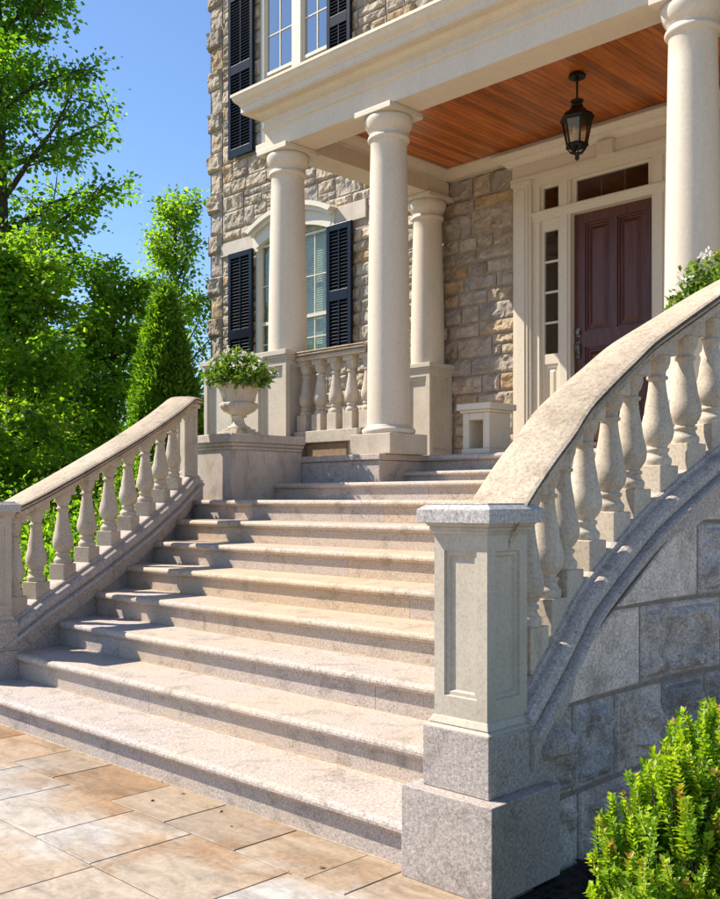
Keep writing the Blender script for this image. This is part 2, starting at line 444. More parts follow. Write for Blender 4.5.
def newel(parent, cx, cy, blocks):
    """limestone post with sunk panels on granite blocks"""
    w = 1.4
    m = MB(); h0, h1 = 3.42, 7.31
    for k in range(4):
        a = k * math.pi / 2
        ud = Vector((math.cos(a), math.sin(a), 0)); n_ = Vector((ud.y, -ud.x, 0))
        o = Vector((cx, cy, h0)) + n_ * w / 2 - ud * w / 2
        m.panels(o, ud, (0, 0, 1), w, h1 - h0, [(.27, w - .27)], [(.46, 3.52)], depth=.11, bev=.13)
    post = m.build('newel_post', 'newel', parent)
    q = MB(); q.frustum(cx, cy, 1.75, 1.52, 3.22, 3.30); q.frustum(cx, cy, 1.60, 1.45, 3.30, 3.45); q.build('base_moulding', 'newel', post, bevel=.02)
    q = MB(); q.frustum(cx, cy, 1.44, 1.52, 7.28, 7.36); q.cbox(cx, cy, 1.56, 1.56, 7.36, 7.44); q.frustum(cx, cy, 1.60, 1.70, 7.44, 7.52); q.build('neck_moulding', 'newel', post, bevel=.015)
    q = MB(); q.frustum(cx, cy, 1.93, 1.95, 7.52, 7.80); q.frustum(cx, cy, 1.95, 1.66, 7.80, 7.90); q.cbox(cx, cy, 1.60, 1.60, 7.90, 7.935); q.build('cap_stone', 'granite_cap', post, bevel=.012)
    for (bw, z0, z1) in blocks:
        q = MB(); q.cbox(cx, cy, bw, bw, z0, z1); q.build('base_block', 'granite_grey', post, bevel=.02)
    return post

def balustrade(name, label, fx, fz, ys, nw, blocks, rail_y, curb_y, end, lead, dip=0):
    root = thing(name, label, 'balustrade', (nw[0], nw[1], 0))
    first = None
    for y in ys:
        at = (fx(y), y, fz(y)); rz = -tangent(fx, y)
        if first is None: first = make_baluster(root, at, rz)
        else: dup_baluster(first, root, at, rz)
    rp = [(x, y, z - dip * max(0, (19 - y) / 2) ** 2) for x, y, z in bal_path(fx, fz, rail_y[0], rail_y[1], 40, S_TURN + .30)]
    m = MB(); m.sweep(rp + end, RAILP, smooth=False); m.build('hand_rail', 'rail', root, bevel=0)
    path = [(x, y, z - .55 - lead * max(0, (19.4 - y) / 2.0) ** 1.5) for x, y, z in bal_path(fx, fz, curb_y[0], curb_y[1], 36)]
    m = MB(); m.sweep(path, CURBP); m.build('sloping_curb', 'curb', root)
    newel(root, nw[0], nw[1], blocks)
    return root

left_ys = [18.35, 19.5] + [19.5 + 1.486 * i for i in range(1, 8)]
le = (-44.7, 31.75)
lb = balustrade('stair_balustrade', 'far stone balustrade rising past the trees to the urn pedestal', LX, LZ, left_ys, (-37.6, 17.2),
                [(1.75, 2.1, 3.22), (1.80, .9, 2.085)], (17.2, 31.1), (17.4, 31.9), [(LX(31.35), 31.35, LZ(31.30) + S_TURN + .30), (LX(31.8), 31.8, LZ(31.40) + S_TURN + .30), (LX(32.35), 32.35, LZ(31.40) + S_TURN + .30)], .35)
m = MB()
for k in range(4):
    a = k * math.pi / 2
    ud = Vector((math.cos(a), math.sin(a), 0)); n_ = Vector((ud.y, -ud.x, 0)); w = .86
    o = Vector((le[0], le[1], 9.1)) + n_ * w / 2 - ud * w / 2
    m.panels(o, ud, (0, 0, 1), w, 3.95, [(.2, w - .2)], [(.4, 3.5)], depth=.07, bev=.08)
m.build('end_post', 'lime', lb)
m = MB(); m.cbox(le[0], le[1], 1.3, 1.3, 7.0, 9.1); m.build('end_block', 'curb', lb, bevel=.03)

right_ys = [18.22, 19.13, 19.88, 20.97, 22.15, 23.1, 24.33, 25.48, 26.48, 27.4, 28.3]
rb = balustrade('stair_balustrade', 'near stone balustrade sweeping up from the large panelled newel post above the rough granite wall', RX, RZ, right_ys, (-12.87, 16.72),
                [(1.75, 1.95, 3.22), (2.40, 0, 1.945)], (16.75, 29.4), (17.3, 29.4), [], .45, .5)
m = MB()
m.cbox(RX(29.4), 29.4, 1.3, 1.3, 11.0, 15.0); m.build('end_post', 'lime', rb, bevel=.03)

# ------------------------------------------------------------------ walls under the balustrades
def curved_wall(fx, fz, y0, y1, hw, drop, lead, mat, root, name='core', outer=None):
    rows = []; n = 30
    for i in range(n + 1):
        y = y0 + (y1 - y0) * i / n; z = fz(y) - drop - lead * max(0, (19.4 - y) / 2.0) ** 1.5
        xo = (fx(y) + hw) if outer is None else outer(y)
        rows.append([(fx(y) - hw, y, 0), (fx(y) - hw, y, z), (xo, y, z), (xo, y, 0)])
    m = MB(); m.grid(rows, smooth=False); m.quad(rows[0][::-1]); m.quad(rows[-1])
    return m.build(name, mat, root)

lw = thing('stair_side_wall', 'low granite wall under the far balustrade beside the stair ends', 'wall', (-38, 18, 0))
curved_wall(LX, LZ, 17.3, 32.6, .80, 1.55, .35, 'granite_grey', lw, 'wall_face')

rw = thing('stair_side_wall', 'rough granite block wall under the near balustrade behind the bright green bush', 'wall', (-12.5, 18, 0))
WX = smooth_interp([(16, -12.0), (18, -12.0), (20, -12.01), (22, -12.01), (24, -11.98), (25.5, -11.82), (26.8, -11.44), (28, -10.92), (29.9, -9.95)])
CUR_TOP = lambda y: RZ(y) - 1.52 - .45 * max(0, (19.4 - y) / 2.0) ** 1.5
curved_wall(RX, RZ, 17.3, 29.9, .74, 1.5, .45, 'wall_joint', rw, 'wall_core', outer=lambda y: WX(y) - .05)
def wall_stone(m, y0, y1, z0, z1, rough, hw=.80, tone=None):
    ny = max(4, int((y1 - y0) / .075)); nz = max(4, int((z1 - z0) / .075))
    rr = random.random() * .85 if rough else 1.0; rows = []; gap = .034; ph = random.random() * 90
    for i in range(ny + 1):
        y = y0 + gap + (y1 - y0 - 2 * gap) * i / ny
        zt = min(z1 - gap, CUR_TOP(y) - .005); zb = z0 + gap
        if zt - zb < .02: zt = zb + .02
        row = []
        for j in range(nz + 1):
            z = zb + (zt - zb) * j / nz
            e = min(i, ny - i) / ny * (y1 - y0); f = min(j, nz - j) / nz * (zt - zb)
            edge = min(1, max(0, min(e - .18, f - .15) / .10)) if rough else 0
            d = 0
            if rough:
                d = edge * (.13 + .30 * noise.fractal(Vector((y * 1.1 + ph, z * 1.3, ph)), .7, 2.3, 6) + .04 * noise.cell(Vector((y * 3 + ph, z * 3, 0))))
                d += .012 * noise.noise(Vector((y * 7, z * 7, ph)))
            else: d = .006 * noise.noise(Vector((y * 6, z * 6, ph)))
            d = max(d, -.015)
            if i in (0, ny) or j in (0, nz): d -= .07
            row.append((WX(y) + d, y, z))
        rows.append(row)
    m.grid(rows, rr, smooth=False)
m = MB()
plan = [(-.3, 1.43, [17.3, 19.2, 21.6, 23.6, 26.3, 28.2, 29.9], 1), (1.43, 3.43, [17.3, 18.97, 20.8, 23.1, 25.2, 27.4, 29.9], 1),
        (3.43, 5.43, [17.3, 22.0, 25.9, 28.0, 29.9], 2), (5.43, 7.43, [19.0, 24.9, 27.0, 29.9], 2), (7.43, 9.43, [22.0, 27.0, 29.9], 2), (9.43, 11, [24, 29.9], 2)]
for z0, z1, js, kind in plan:
    for i in range(len(js) - 1):
        if CUR_TOP(js[i + 1]) < z0 + .05: continue
        y0 = js[i]
        while CUR_TOP(y0 + .04) < z0 + .04: y0 += .05
        wall_stone(m, y0, js[i + 1], z0, z1, not (kind == 2 and i == 0))
m.build('rough_block_face', 'rubble', rw)

# ------------------------------------------------------------------ stairs
st = thing('front_stairs', 'wide flight of worn granite steps with rounded nosings', 'stairs', (-25, 15.9, 0))
def nosing(yf, yb, zt, th=.30, n=7):
    rr = th / 2
    p = [(yb, zt - th), (yf + rr, zt - th)]
    for i in range(1, n):
        a = -math.pi / 2 - math.pi * i / n
        p.append((yf + rr + rr * math.cos(a), zt - rr + rr * math.sin(a)))
    p += [(yf + rr, zt), (yb, zt)]
    return p[::-1]
def step(x0, x1, py, yb, zb, zt, joints, over=.21, th=.30, name='step', tone=.5):
    m = MB(); xs = [x0] + joints + [x1]
    for a, b in zip(xs, xs[1:]):
        rr = min(1, max(0, tone + random.uniform(-.22, .22)))
        m.extrude_x(nosing(py - over, yb, zt, th), a + .006, b - .006, rr)
        m.box(a + .008, b - .008, py, yb - .01, zb - .1, zt - th - .002, min(1, max(0, rr + random.uniform(-.2, .2))))
    # shade the nosing smoothly
    for i, f in enumerate(m.f): m.sm[i] = False
    o = m.build(name, 'granite', st)
    return o
joint_sets = [[-31.5, -24.6], [-27.6], [-33.0, -19.4], [-29.6], [-35.4, -22.0], [-27.2], [-36.6, -23.0], [-38.4, -29.4]]
steps_ = []
for k in range(1, 9):
    py = 15.9 + 2.2 * (k - 1)
    yb = py + 2.35 if k < 8 else 38.6
    x0 = LX(py + .4) - .1 if k > 1 else -40.2
    if k == 8: x0 = -46.3
    x1 = -13.1 if k > 1 else -13.0
    steps_.append(step(x0, x1, py, yb, k - 1, k, joint_sets[k - 1], tone=(.18, .22, .3, .7, .85, .9, .8, .7)[k - 1]))
step(-46.0, -14.0, 36.2, 40.5, 7.9, 8.92, [-38.6, -31.0, -24.0])
step(-36.4, -20.2, 40.25, 42.1, 8.85, 9.55, [-30.0], th=.26)
m = MB(); m.box(-46.3, -13.2, 38.4, 41.5, 0, 7.9); m.build('foundation', 'granite_grey', st)
for k in range(1, 9):
    m = MB(); py = 15.9 + 2.2 * (k - 1); x = LX(py + .4) - .1 if k > 1 else -40.0
    while x < -13.2:
        e = min(-13.1, x + random.uniform(.3, 1.6)); h_ = random.uniform(.012, .035)
        m.box(x, e, py - h_ * 1.3, py + .01, k - 1 - .01, k - 1 + h_); m.box(x, e, py - .012, py + .01, k - .325, k - .301); x = e
    m.build('mortar_joint', 'grout', steps_[k - 1])

# ------------------------------------------------------------------ porch
YC, YW = 40.0, 54.5
X1, X2, X4, X3Y = -45.7, -37.2, -19.4, 53.2
po = thing('front_porch', 'columned cream porch with varnished board ceiling at the top of the stairs', 'porch', (-28, 40, 10.5))
def slab(m, x0, x1, y0, y1, zt, th=.34, over=.18):
    m.extrude_x(nosing(y0 - over, y1, zt, th), x0, x1, random.random())
m = MB(); slab(m, -36.5, -20.1, 41.8, 54.6, 10.5); m.box(-36.5, -20.1, 42.0, 54.6, 8.0, 10.15); m.build('porch_floor', 'granite', po)
for a, b, nm in ((-53.2, -36.2, 0), (-20.4, -8.0, 1)):
    m = MB(); m.box(a - .14, b + .14, 38.05, 54.6, 10.16, 10.5, .35); m.box(a, b, 38.2, 54.6, 0, 10.155, .2); m.build('column_platform', 'granite', po, bevel=.05)

def column(cx, cy, zb, zt, base=True, half=False):
    col = MB()
    z0 = zb + (1.60 if base else .0)
    H = zt - .33 - z0
    prof = []
    for i in range(15):
        t = i / 14
        rad = 1.20 - .19 * (t ** 1.6)
        prof.append((rad, t * (H - 1.38)))
    prof += [(1.02, H - 1.36), (1.10, H - 1.34), (1.17, H - 1.26), (1.18, H - 1.18), (1.15, H - 1.10), (1.08, H - 1.06), (1.06, H - 1.02), (1.05, H - .88), (1.11, H - .85), (1.11, H - .77), (1.16, H - .74), (1.25, H - .58), (1.32, H - .38), (1.34, H - .20), (1.31, H - .06), (1.24, H)]
    col.lathe(prof, cx, cy, 56, z0)
    o = col.build('column', 'column', po)
    q = MB(); q.cbox(cx, cy, 2.72, 2.72, zt - .33, zt - .01); q.build('abacus', 'column', o, bevel=.03)
    if base:
        q = MB(); q.lathe([(1.28, 1.05), (1.42, 1.12), (1.50, 1.28), (1.48, 1.40), (1.38, 1.48), (1.28, 1.50), (1.27, 1.56), (1.20, 1.64), (1.1, 1.66)], cx, cy, 56, zb)
        q.build('base_ring', 'column', o)
        q = MB(); q.cbox(cx, cy, 3.05, 3.05, zb, zb + 1.12); q.build('square_plinth', 'lime', o, bevel=.04)
    return o
ZS = 29.5
column(X1, YC, 16.95, ZS, base=False)
column(X2, YC, 10.5, ZS)
column(X4, YC, 10.5, ZS)
column(X1, X3Y, 17.55, ZS, base=False)
column(-10.9, YC, 10.5, ZS)

# entablature: an upright profile swept round three sides
ENT = [(-2.0, 0), (0, 0), (0, 1.18), (.05, 1.20), (.13, 1.26), (.13, 1.40), (.04, 1.42), (.04, 1.86), (.10, 1.90), (.22, 1.95), (.22, 2.02), (.30, 2.06), (.42, 2.18), (.48, 2.24), (1.0, 2.25), (1.0, 2.32), (1.05, 2.34), (1.05, 2.66),
       (1.10, 2.70), (1.12, 2.78), (1.20, 2.86), (1.34, 2.98), (1.42, 3.12), (1.46, 3.26), (1.52, 3.28), (1.52, 3.44), (1.2, 3.50), (-2.0, 3.62)]
PXL, PXR, PYF = -46.7, -9.8, 39.0
m = MB(); m.sweep([(PXL, 54.35, ZS), (PXL, PYF, ZS), (PXR, PYF, ZS), (PXR, 54.35, ZS)], ENT); ent = m.build('entablature', 'paint', po)
m = MB(); m.box(PXL + 1.9, PXR - 1.9, PYF + 1.9, 54.4, 32.75, 33.0); m.build('porch_roof', 'paint', po)
# boards run from front to back
m = MB(); x = PXL + 2.0
while x < PXR - 2.0:
    rr = random.random()
    m.box(x + .012, x + .41, PYF + 2.0, 54.45, 31.36, 31.5, rr); m.box(x - .025, x + .025, PYF + 2.0, 54.45, 31.375, 31.45, rr * .6); x += .42
m.build('board_ceiling', 'ceil', po)
m = MB()
CR = [(0, 0), (.12, 0), (.14, .10), (.22, .22), (.40, .42), (.48, .55), (.52, .60), (.52, .72), (0, .72)]
ix0, ix1, iy0, iy1 = PXL + 2.0, PXR - 2.0, PYF + 2.0, 54.45
m.sweep([(ix0, iy1, 30.62), (ix0, iy0, 30.62), (ix1, iy0, 30.62), (ix1, iy1, 30.62)], [(-u, v) for u, v in CR][::-1])
m.sweep([(ix0 + .01, iy1 - .36, 30.62), (-39.5, iy1 - .36, 30.62)], CR + [(-.6, .72), (-.6, 0)])
m.box(-39.49, ix1, 53.6, 54.5, 31.06, 31.34)
m.build('crown_moulding', 'paint', po)

def pier(x0, x1, y0, y1, z0, z1, nf, parent, name, cap=.22, mat='newel', side=1):
    m = MB(); w = x1 - x0; d = y1 - y0; h = z1 - z0
    def spans(L, n):
        s_ = .32; a = (L - s_ * (n + 1)) / n
        return [(s_ + i * (a + s_), s_ + i * (a + s_) + a) for i in range(n)]
    vs = [(.9, h - .75)]
    m.panels((x0, y0, z0), (1, 0, 0), (0, 0, 1), w, h, spans(w, nf), vs, .30, .26)
    m.panels((x1, y0, z0), (0, 1, 0), (0, 0, 1), d, h, spans(d, side), vs, .30, .24)
    m.panels((x0, y1, z0), (0, -1, 0), (0, 0, 1), d, h, spans(d, side), vs, .30, .24)
    m.quad([(x1, y1, z0), (x0, y1, z0), (x0, y1, z1), (x1, y1, z1)])
    o = m.build(name, mat, parent)
    q = MB(); e = .10
    q.box(x0 - e, x1 + e, y0 - e, y1 + e, z1 - .42, z1 - .30); e = .16
    q.box(x0 - e, x1 + e, y0 - e, y1 + e, z1 - .30, z1 - .16); e = cap
    q.box(x0 - e, x1 + e, y0 - e, y1 + e, z1 - .16, z1 + .16); q.build('cap_stone', mat, o, bevel=.04)
    q = MB(); e = .16; q.box(x0 - e, x1 + e, y0 - e, y1 + e, z0, z0 + .5); q.build('base_stone', mat, o, bevel=.05)
    return o
pier(-52.2, -44.1, 38.45, 41.7, 10.5, 16.8, 3, po, 'column_pedestal')
pier(-47.1, -44.4, 51.9, 54.35, 10.5, 17.4, 1, po, 'column_pedestal')

# balustrade between pedestal and column
pb = thing('porch_balustrade', 'short level balustrade between the urn side pedestal and the tall porch column', 'balustrade', (-41, 40, 10.5))
src = None
for i in range(5):
    x = -43.72 + 1.31 * i
    at = (x, 39.7, 13.05)
    if src is None: src = make_baluster(pb, at, 0, 1.0)
    else: dup_baluster(src, pb, at, 0)
m = MB(); m.sweep([(-44.0, 39.7, 16.25), (-38.2, 39.7, 16.25)], [(u, v * 1.0) for u, v in RAILP]); m.build('hand_rail', 'rail', pb)
m = MB(); m.box(-44.0, -38.7, 39.0, 40.5, 11.35, 12.05, .4); m.box(-43.2, -39.6, 39.35, 40.4, 10.505, 11.345, .4); m.build('base_course', 'lime', pb, bevel=.04)
m = MB(); m.box(-43.0, -39.75, 39.2, 39.34, 10.52, 11.3); m.build('vent_panel', 'vent', pb)

# ------------------------------------------------------------------ urn pedestals, urns, flowers
def urn_pedestal(label, x0, x1):
    t = thing('urn_pedestal', label, 'pedestal', ((x0 + x1) / 2, 33.1, 8))
    m = MB(); m.box(x0, x1, 33.1, 38.15, 7.98, 10.75); m.build('body', 'pedestal', t, bevel=.05)
    m = MB(); m.box(x0 - .06, x1 + .06, 33.04, 38.17, 10.75, 10.95); m.box(x0 - .16, x1 + .16, 32.94, 38.19, 10.95, 11.15); m.box(x0 - .28, x1 + .28, 32.82, 38.2, 11.15, 11.62)
    m.build('cap_slab', 'pedestal', t, bevel=.05)
    return t
urn_pedestal('square weathered stone pedestal carrying the whole flower urn at the stair head', -45.9, -42.35)
urn_pedestal('stone pedestal at the stair head half hidden behind the sweeping near balustrade', -17.3, -13.6)
URN = [(.55, .42), (.62, .50), (.60, .58), (.46, .66), (.34, .80), (.28, 1.0), (.27, 1.12), (.30, 1.20), (.42, 1.24), (.44, 1.32), (.38, 1.36), (.50, 1.42), (.80, 1.62), (.98, 1.86), (1.02, 2.05), (.96, 2.16), (.84, 2.20), (.84, 2.28), (.88, 2.34), (.93, 2.7), (1.06, 3.1), (1.20, 3.32), (1.26, 3.36), (1.26, 3.46), (1.16, 3.48), (1.10, 3.36), (.95, 3.2)]
def make_urn(label, cx, cy, zb):
    t = thing('stone_urn', label, 'urn', (cx, cy, zb), 'urns on the stair head pedestals')
    m = MB(); m.lathe(URN, cx, cy, 64, zb, .84, 1.05, flute=lambda a, z: (.055 * abs(math.sin(a * 9)) - .02) if 1.45 < z < 2.18 else 0); m.build('bowl', 'urn', t)
    m = MB(); m.cbox(cx, cy, 1.7, 1.7, zb, zb + .22); m.cbox(cx, cy, 1.35, 1.35, zb + .22, zb + .36); m.lathe([(.66, .34), (.70, .40), (.62, .46)], cx, cy, 40, zb); m.build('foot', 'urn', t, bevel=.03)
    m = MB(); m.lathe([(1.06, 3.2), (.6, 3.3), (.05, 3.34)], cx, cy, 32, zb, .84, 1.0); m.build('soil', 'mulch', t)
    return t
make_urn('small fluted stone urn seen whole on its pedestal below the black shutter', -43.7, 34.6, 11.62)
make_urn('stone urn behind the near balustrade with only its plants showing', -15.45, 34.9, 11.62)

# leaves: V = clusters of small folded blades, one mesh
def leaf_mesh(pos, dirs, size, width=.5, fold=.25, rnd=None, nrm=None):
    """pos (n,3) base points, dirs (n,3) growth directions, size (n,) lengths -> verts, faces"""
    n = len(pos)
    d = dirs / np.linalg.norm(dirs, axis=1, keepdims=True)
    if nrm is None: nrm = rng.normal(size=(n, 3)) * .7 + np.array([0, 0, 1.0])
    sd = np.cross(d, nrm); sd /= (np.linalg.norm(sd, axis=1, keepdims=True) + 1e-9)
    up = np.cross(sd, d)
    s = size[:, None]
    a = pos; b = pos + d * s * .5 + sd * s * width * .5 + up * s * fold * .3
    c = pos + d * s - up * s * fold * .25; e = pos + d * s * .5 - sd * s * width * .5 + up * s * fold * .3
    V = np.stack([a, b, c, e], 1).reshape(-1, 3)
    i = np.arange(n)[:, None] * 4
    F = np.concatenate([i + np.array([0, 1, 2]), i + np.array([0, 2, 3])], 0)
    if rnd is None: rnd = rng.random(n)
    return V, F, np.concatenate([rnd, rnd])

def mesh_np(name, V, F, rnd, mat, parent=None):
    off = np.array(WLOC[parent]) if parent is not None else 0
    V = (V - off) * U
    me = bpy.data.meshes.new(name)
    me.vertices.add(len(V)); me.vertices.foreach_set('co', V.astype(np.float32).ravel())
    me.loops.add(F.size); me.loops.foreach_set('vertex_index', F.astype(np.int32).ravel())
    me.polygons.add(len(F)); me.polygons.foreach_set('loop_start', (np.arange(len(F)) * 3).astype(np.int32))
    me.update(calc_edges=True)
    a = me.attributes.new('rnd', 'FLOAT', 'FACE'); a.data.foreach_set('value', rnd.astype(np.float32))
    me.materials.append(M[mat]); me.validate()
    o = bpy.data.objects.new(name, me); C.objects.link(o)
    if parent is not None: o.parent = parent; WLOC[o] = WLOC[parent]
    return o

def bouquet(label, cx, cy, zb, w, h, name='potted_plant', flowers=24):
    t = thing(name, label, 'plant', (cx, cy, zb), 'plants in the stair urns')
    P, D, S, Rn = [], [], [], []
    for _ in range(230):
        a = rng.random() * 2 * math.pi; q = math.sqrt(rng.random())
        tip = np.array([cx + math.cos(a) * q * w, cy + math.sin(a) * q * w, zb + h * (1 - .55 * q * q) * (.5 + .5 * rng.random()) - .35 * (q > .75)])
        base = np.array([cx + math.cos(a) * q * w * .3, cy + math.sin(a) * q * w * .3, zb - .1])
        tone = rng.random() * .6
        for k in range(16):
            f = .35 + .65 * (k + 1) / 16
            p = base + (tip - base) * f + rng.normal(size=3) * .07
            dd = (tip - base) / np.linalg.norm(tip - base) * .6 + rng.normal(size=3) * .7
            P.append(p); D.append(dd); S.append(.22 + .16 * rng.random()); Rn.append(min(1, tone + .4 * rng.random()))
    V, F, r_ = leaf_mesh(np.array(P), np.array(D), np.array(S), .55, .3, np.array(Rn)); mesh_np('foliage', V, F, r_, 'leaf_pot', t)
    for mat, nfl, nm in (('flower', flowers, 'white_flower'), ('flower_y', 3, 'yellow_flower')):
        for _ in range(nfl):
            a = rng.random() * 2 * math.pi; q = rng.random() ** .4
            c = np.array([cx + math.cos(a) * q * w, cy + math.sin(a) * q * w, zb + h * (1.02 - .62 * q * q) * (.85 + .2 * rng.random())])
            P = c + rng.normal(size=(11, 3)) * .06; D = rng.normal(size=(11, 3)) + np.array([0, 0, .4]); S = .10 + .05 * rng.random(11)
            V, F, r_ = leaf_mesh(P, D, S, .8, .2); mesh_np(nm, V, F, r_, mat, t)
    return t
bouquet('leafy green plants with pale flowers spilling from the urn below the black shutter', -43.7, 34.6, 14.35, 2.1, 2.2)
bouquet('green plants topped with white flowers peeping over the near hand rail', -15.45, 34.9, 14.6, 2.3, 2.6, flowers=30)

# ------------------------------------------------------------------ stone stool and lantern
t = thing('stone_bench_block', 'small cream stone seat block with a square opening beside the porch steps', 'stool', (-33, 43.2, 10.5))
m = MB(); x0, x1, y0, y1 = -33.85, -32.05, 42.35, 44.3
m.box(x0, x0 + .42, y0, y1, 10.8, 12.75); m.box(x1 - .42, x1, y0, y1, 10.8, 12.75); m.box(x0 + .423, x1 - .423, y0 + .02, y1, 12.35, 12.745)
m.build('body', 'door_trim', t, bevel=.04)
m = MB(); m.box(x0 - .05, x1 + .05, y0 - .05, y1 + .05, 10.5, 10.8); m.build('base', 'door_trim', t, bevel=.04)
m = MB(); m.box(x0 - .12, x1 + .12, y0 - .12, y1 + .12, 12.75, 12.9); m.box(x0 - .25, x1 + .25, y0 - .25, y1 + .25, 12.9, 13.25); m.build('seat_slab', 'door_trim', t, bevel=.05)

lx, ly = -29.27, 46.6
t = thing('hanging_lantern', 'black six sided glass lantern hanging from the board ceiling', 'lantern', (lx, ly, 31.36))
m = MB(); m.lathe([(.46, 31.10), (.48, 31.2), (.40, 31.30), (.3, 31.36)], lx, ly, 24); m.lathe([(.10, 30.9), (.14, 31.0), (.10, 31.1)], lx, ly, 12); m.build('ceiling_mount', 'iron', t)
m = MB(); m.tube([(lx, ly, 31.1), (lx, ly, 29.6)], [.055, .055], 8); m.build('stem', 'iron', t)
hexp = lambda rr, z: [(lx + rr * math.cos(R(60 * i + 15)), ly + rr * math.sin(R(60 * i + 15)), z) for i in range(6)]
def hexstack(m, prof):
    m.grid([hexp(r_, z) for r_, z in prof], smooth=False, closed_u=True); m.quad(hexp(*prof[0])[::-1]); m.quad(hexp(*prof[-1]))
m = MB(); hexstack(m, [(.86, 28.72), (.95, 28.74), (.98, 28.86), (.88, 28.98), (.86, 29.06), (.60, 29.22), (.40, 29.42), (.30, 29.50)])
m.lathe([(.24, 29.44), (.30, 29.52), (.34, 29.56), (.30, 29.62), (.22, 29.68), (.36, 29.80), (.34, 29.86), (.16, 29.90), (.10, 29.96)], lx, ly, 16); m.build('hood', 'iron', t)
m = MB()
for a, b in zip(hexp(.82, 28.72), hexp(.55, 27.42)): m.tube([a, b], [.055, .055], 6)
hexstack(m, [(.60, 27.30), (.64, 27.34), (.62, 27.46), (.52, 27.48)])
for a, b in zip(hexp(.60, 27.34), hexp(.10, 26.95)): m.tube([a, tuple((Vector(a) + Vector(b)) / 2 + Vector((0, 0, -.10))), b], [.06, .06, .05], 6)
for i in range(6):
    for zz, ra in ((27.9, 0),):
        pass
m.build('cage', 'iron', t)
m = MB(); m.lathe([(.08, 27.02), (.20, 26.98), (.16, 26.88), (.08, 26.84), (.12, 26.76), (.13, 26.68), (.02, 26.55)][::-1], lx, ly, 12); m.build('finial', 'iron', t)
m = MB(); A, B = hexp(.80, 28.70), hexp(.535, 27.46)
for i in range(6): m.quad([B[i], B[(i + 1) % 6], A[(i + 1) % 6], A[i]])
m.build('glass_panes', 'lamp_glass', t)
m = MB(); m.lathe([(.24, 27.5), (.24, 27.62), (.1, 27.66)], lx, ly, 12); m.build('candle_base', 'iron', t)
for i in range(3):
    a = R(120 * i); m = MB(); cx, cy = lx + .17 * math.cos(a), ly + .17 * math.sin(a)
    m.lathe([(.06, 27.62), (.06, 28.0), (.05, 28.02), (.09, 28.15), (.08, 28.27), (.01, 28.45)], cx, cy, 10); m.build('candle_bulb', 'bulb', t)

# ------------------------------------------------------------------ house
ho = thing('stone_house', 'large house of rock faced tan ashlar with dark shutters behind the porch', 'house', (-45, 54.5, 0))
m = MB()
# body with real openings in the front: strips around door and windows
HX0, HX1, HT = -73.0, 6.0, 62.0
opens = [(-39.0, -24.6, 10.4, 30.6), (-66.35, -57.0, 19.3, 31.2), (-65.7, -57.0, 38.5, 52.5)]
xs = sorted({HX0, HX1} | {o[0] for o in opens} | {o[1] for o in opens}); zs = sorted({0, HT} | {o[2] for o in opens} | {o[3] for o in opens})
for i in range(len(xs) - 1):
    for j in range(len(zs) - 1):
        cx, cz = (xs[i] + xs[i + 1]) / 2, (zs[j] + zs[j + 1]) / 2
        if any(o[0] < cx < o[1] and o[2] < cz < o[3] for o in opens): continue
        m.quad([(xs[i], YW + .1, zs[j]), (xs[i + 1], YW + .1, zs[j]), (xs[i + 1], YW + .1, zs[j + 1]), (xs[i], YW + .1, zs[j + 1])])
for a, b, c, d in opens:
    for q in (((a, c), (a, d)), ((a, d), (b, d)), ((b, d), (b, c)), ((b, c), (a, c))):
        (xa, za), (xb, zb) = q
        m.quad([(xa, YW + .1, za), (xb, YW + .1, zb), (xb, YW + 1.6, zb), (xa, YW + 1.6, za)])
m.quad([(HX0, YW + .1, 0), (HX0, YW + .1, HT), (HX0, YW + 60, HT), (HX0, YW + 60, 0)])
m.quad([(HX1, YW + .1, 0), (HX1, YW + 60, 0), (HX1, YW + 60, HT), (HX1, YW + .1, HT)])
m.quad([(HX0, YW + .1, HT), (HX1, YW + .1, HT), (HX1, YW + 60, HT), (HX0, YW + 60, HT)])
m.quad([(HX0, YW + 60, 0), (HX0, YW + 60, HT), (HX1, YW + 60, HT), (HX1, YW + 60, 0)])
wall = m.build('wall', 'mortar', ho)
m = MB()
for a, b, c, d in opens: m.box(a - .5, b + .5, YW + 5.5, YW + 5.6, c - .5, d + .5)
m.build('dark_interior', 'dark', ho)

def rock(m, x0, x1, z0, z1, proud=.125, rough=.20, yb=YW, r=None, xface=False):
    """one rock-faced stone on the front wall; chipped margins, bulging broken face"""
    gap = .055; w = x1 - x0; h = z1 - z0
    nx = max(4, int(w / .19)); nz = max(4, int(h / .19)); ph = random.random() * 200; rr = random.random() if r is None else r
    rows = []
    tx, tz = random.uniform(-.12, .12), random.uniform(-.12, .12)
    for j in range(nz + 1):
        z = z0 + gap + (h - 2 * gap) * j / nz; row = []
        for i in range(nx + 1):
            x = x0 + gap + (w - 2 * gap) * i / nx
            u, v = i / nx, j / nz
            e = min(min(u, 1 - u) * w, min(v, 1 - v) * h)
            k = min(1, e / .06)
            d = proud * (k ** .6) + k * (rough * .55 * noise.fractal(Vector((x * 1.0 + ph, z * 1.0, ph)), .6, 2.3, 6) + tx * (u - .5) * 2 + tz * (v - .5) * 2)
            d += k * .07 * (noise.cell(Vector((x * 2.1 + ph, z * 2.1, ph))) - .5)
            jx = jz = 0
            if 0 < i < nx and 0 < j < nz:
                jx = random.uniform(-.07, .07); jz = random.uniform(-.07, .07)
            if i in (0, nx) or j in (0, nz): d = -.02 + random.uniform(-.01, .02)
            row.append((x + jx, yb + .02 - max(-.06, d), z + jz))
        rows.append(row)
    m.grid(rows, rr, smooth=False)

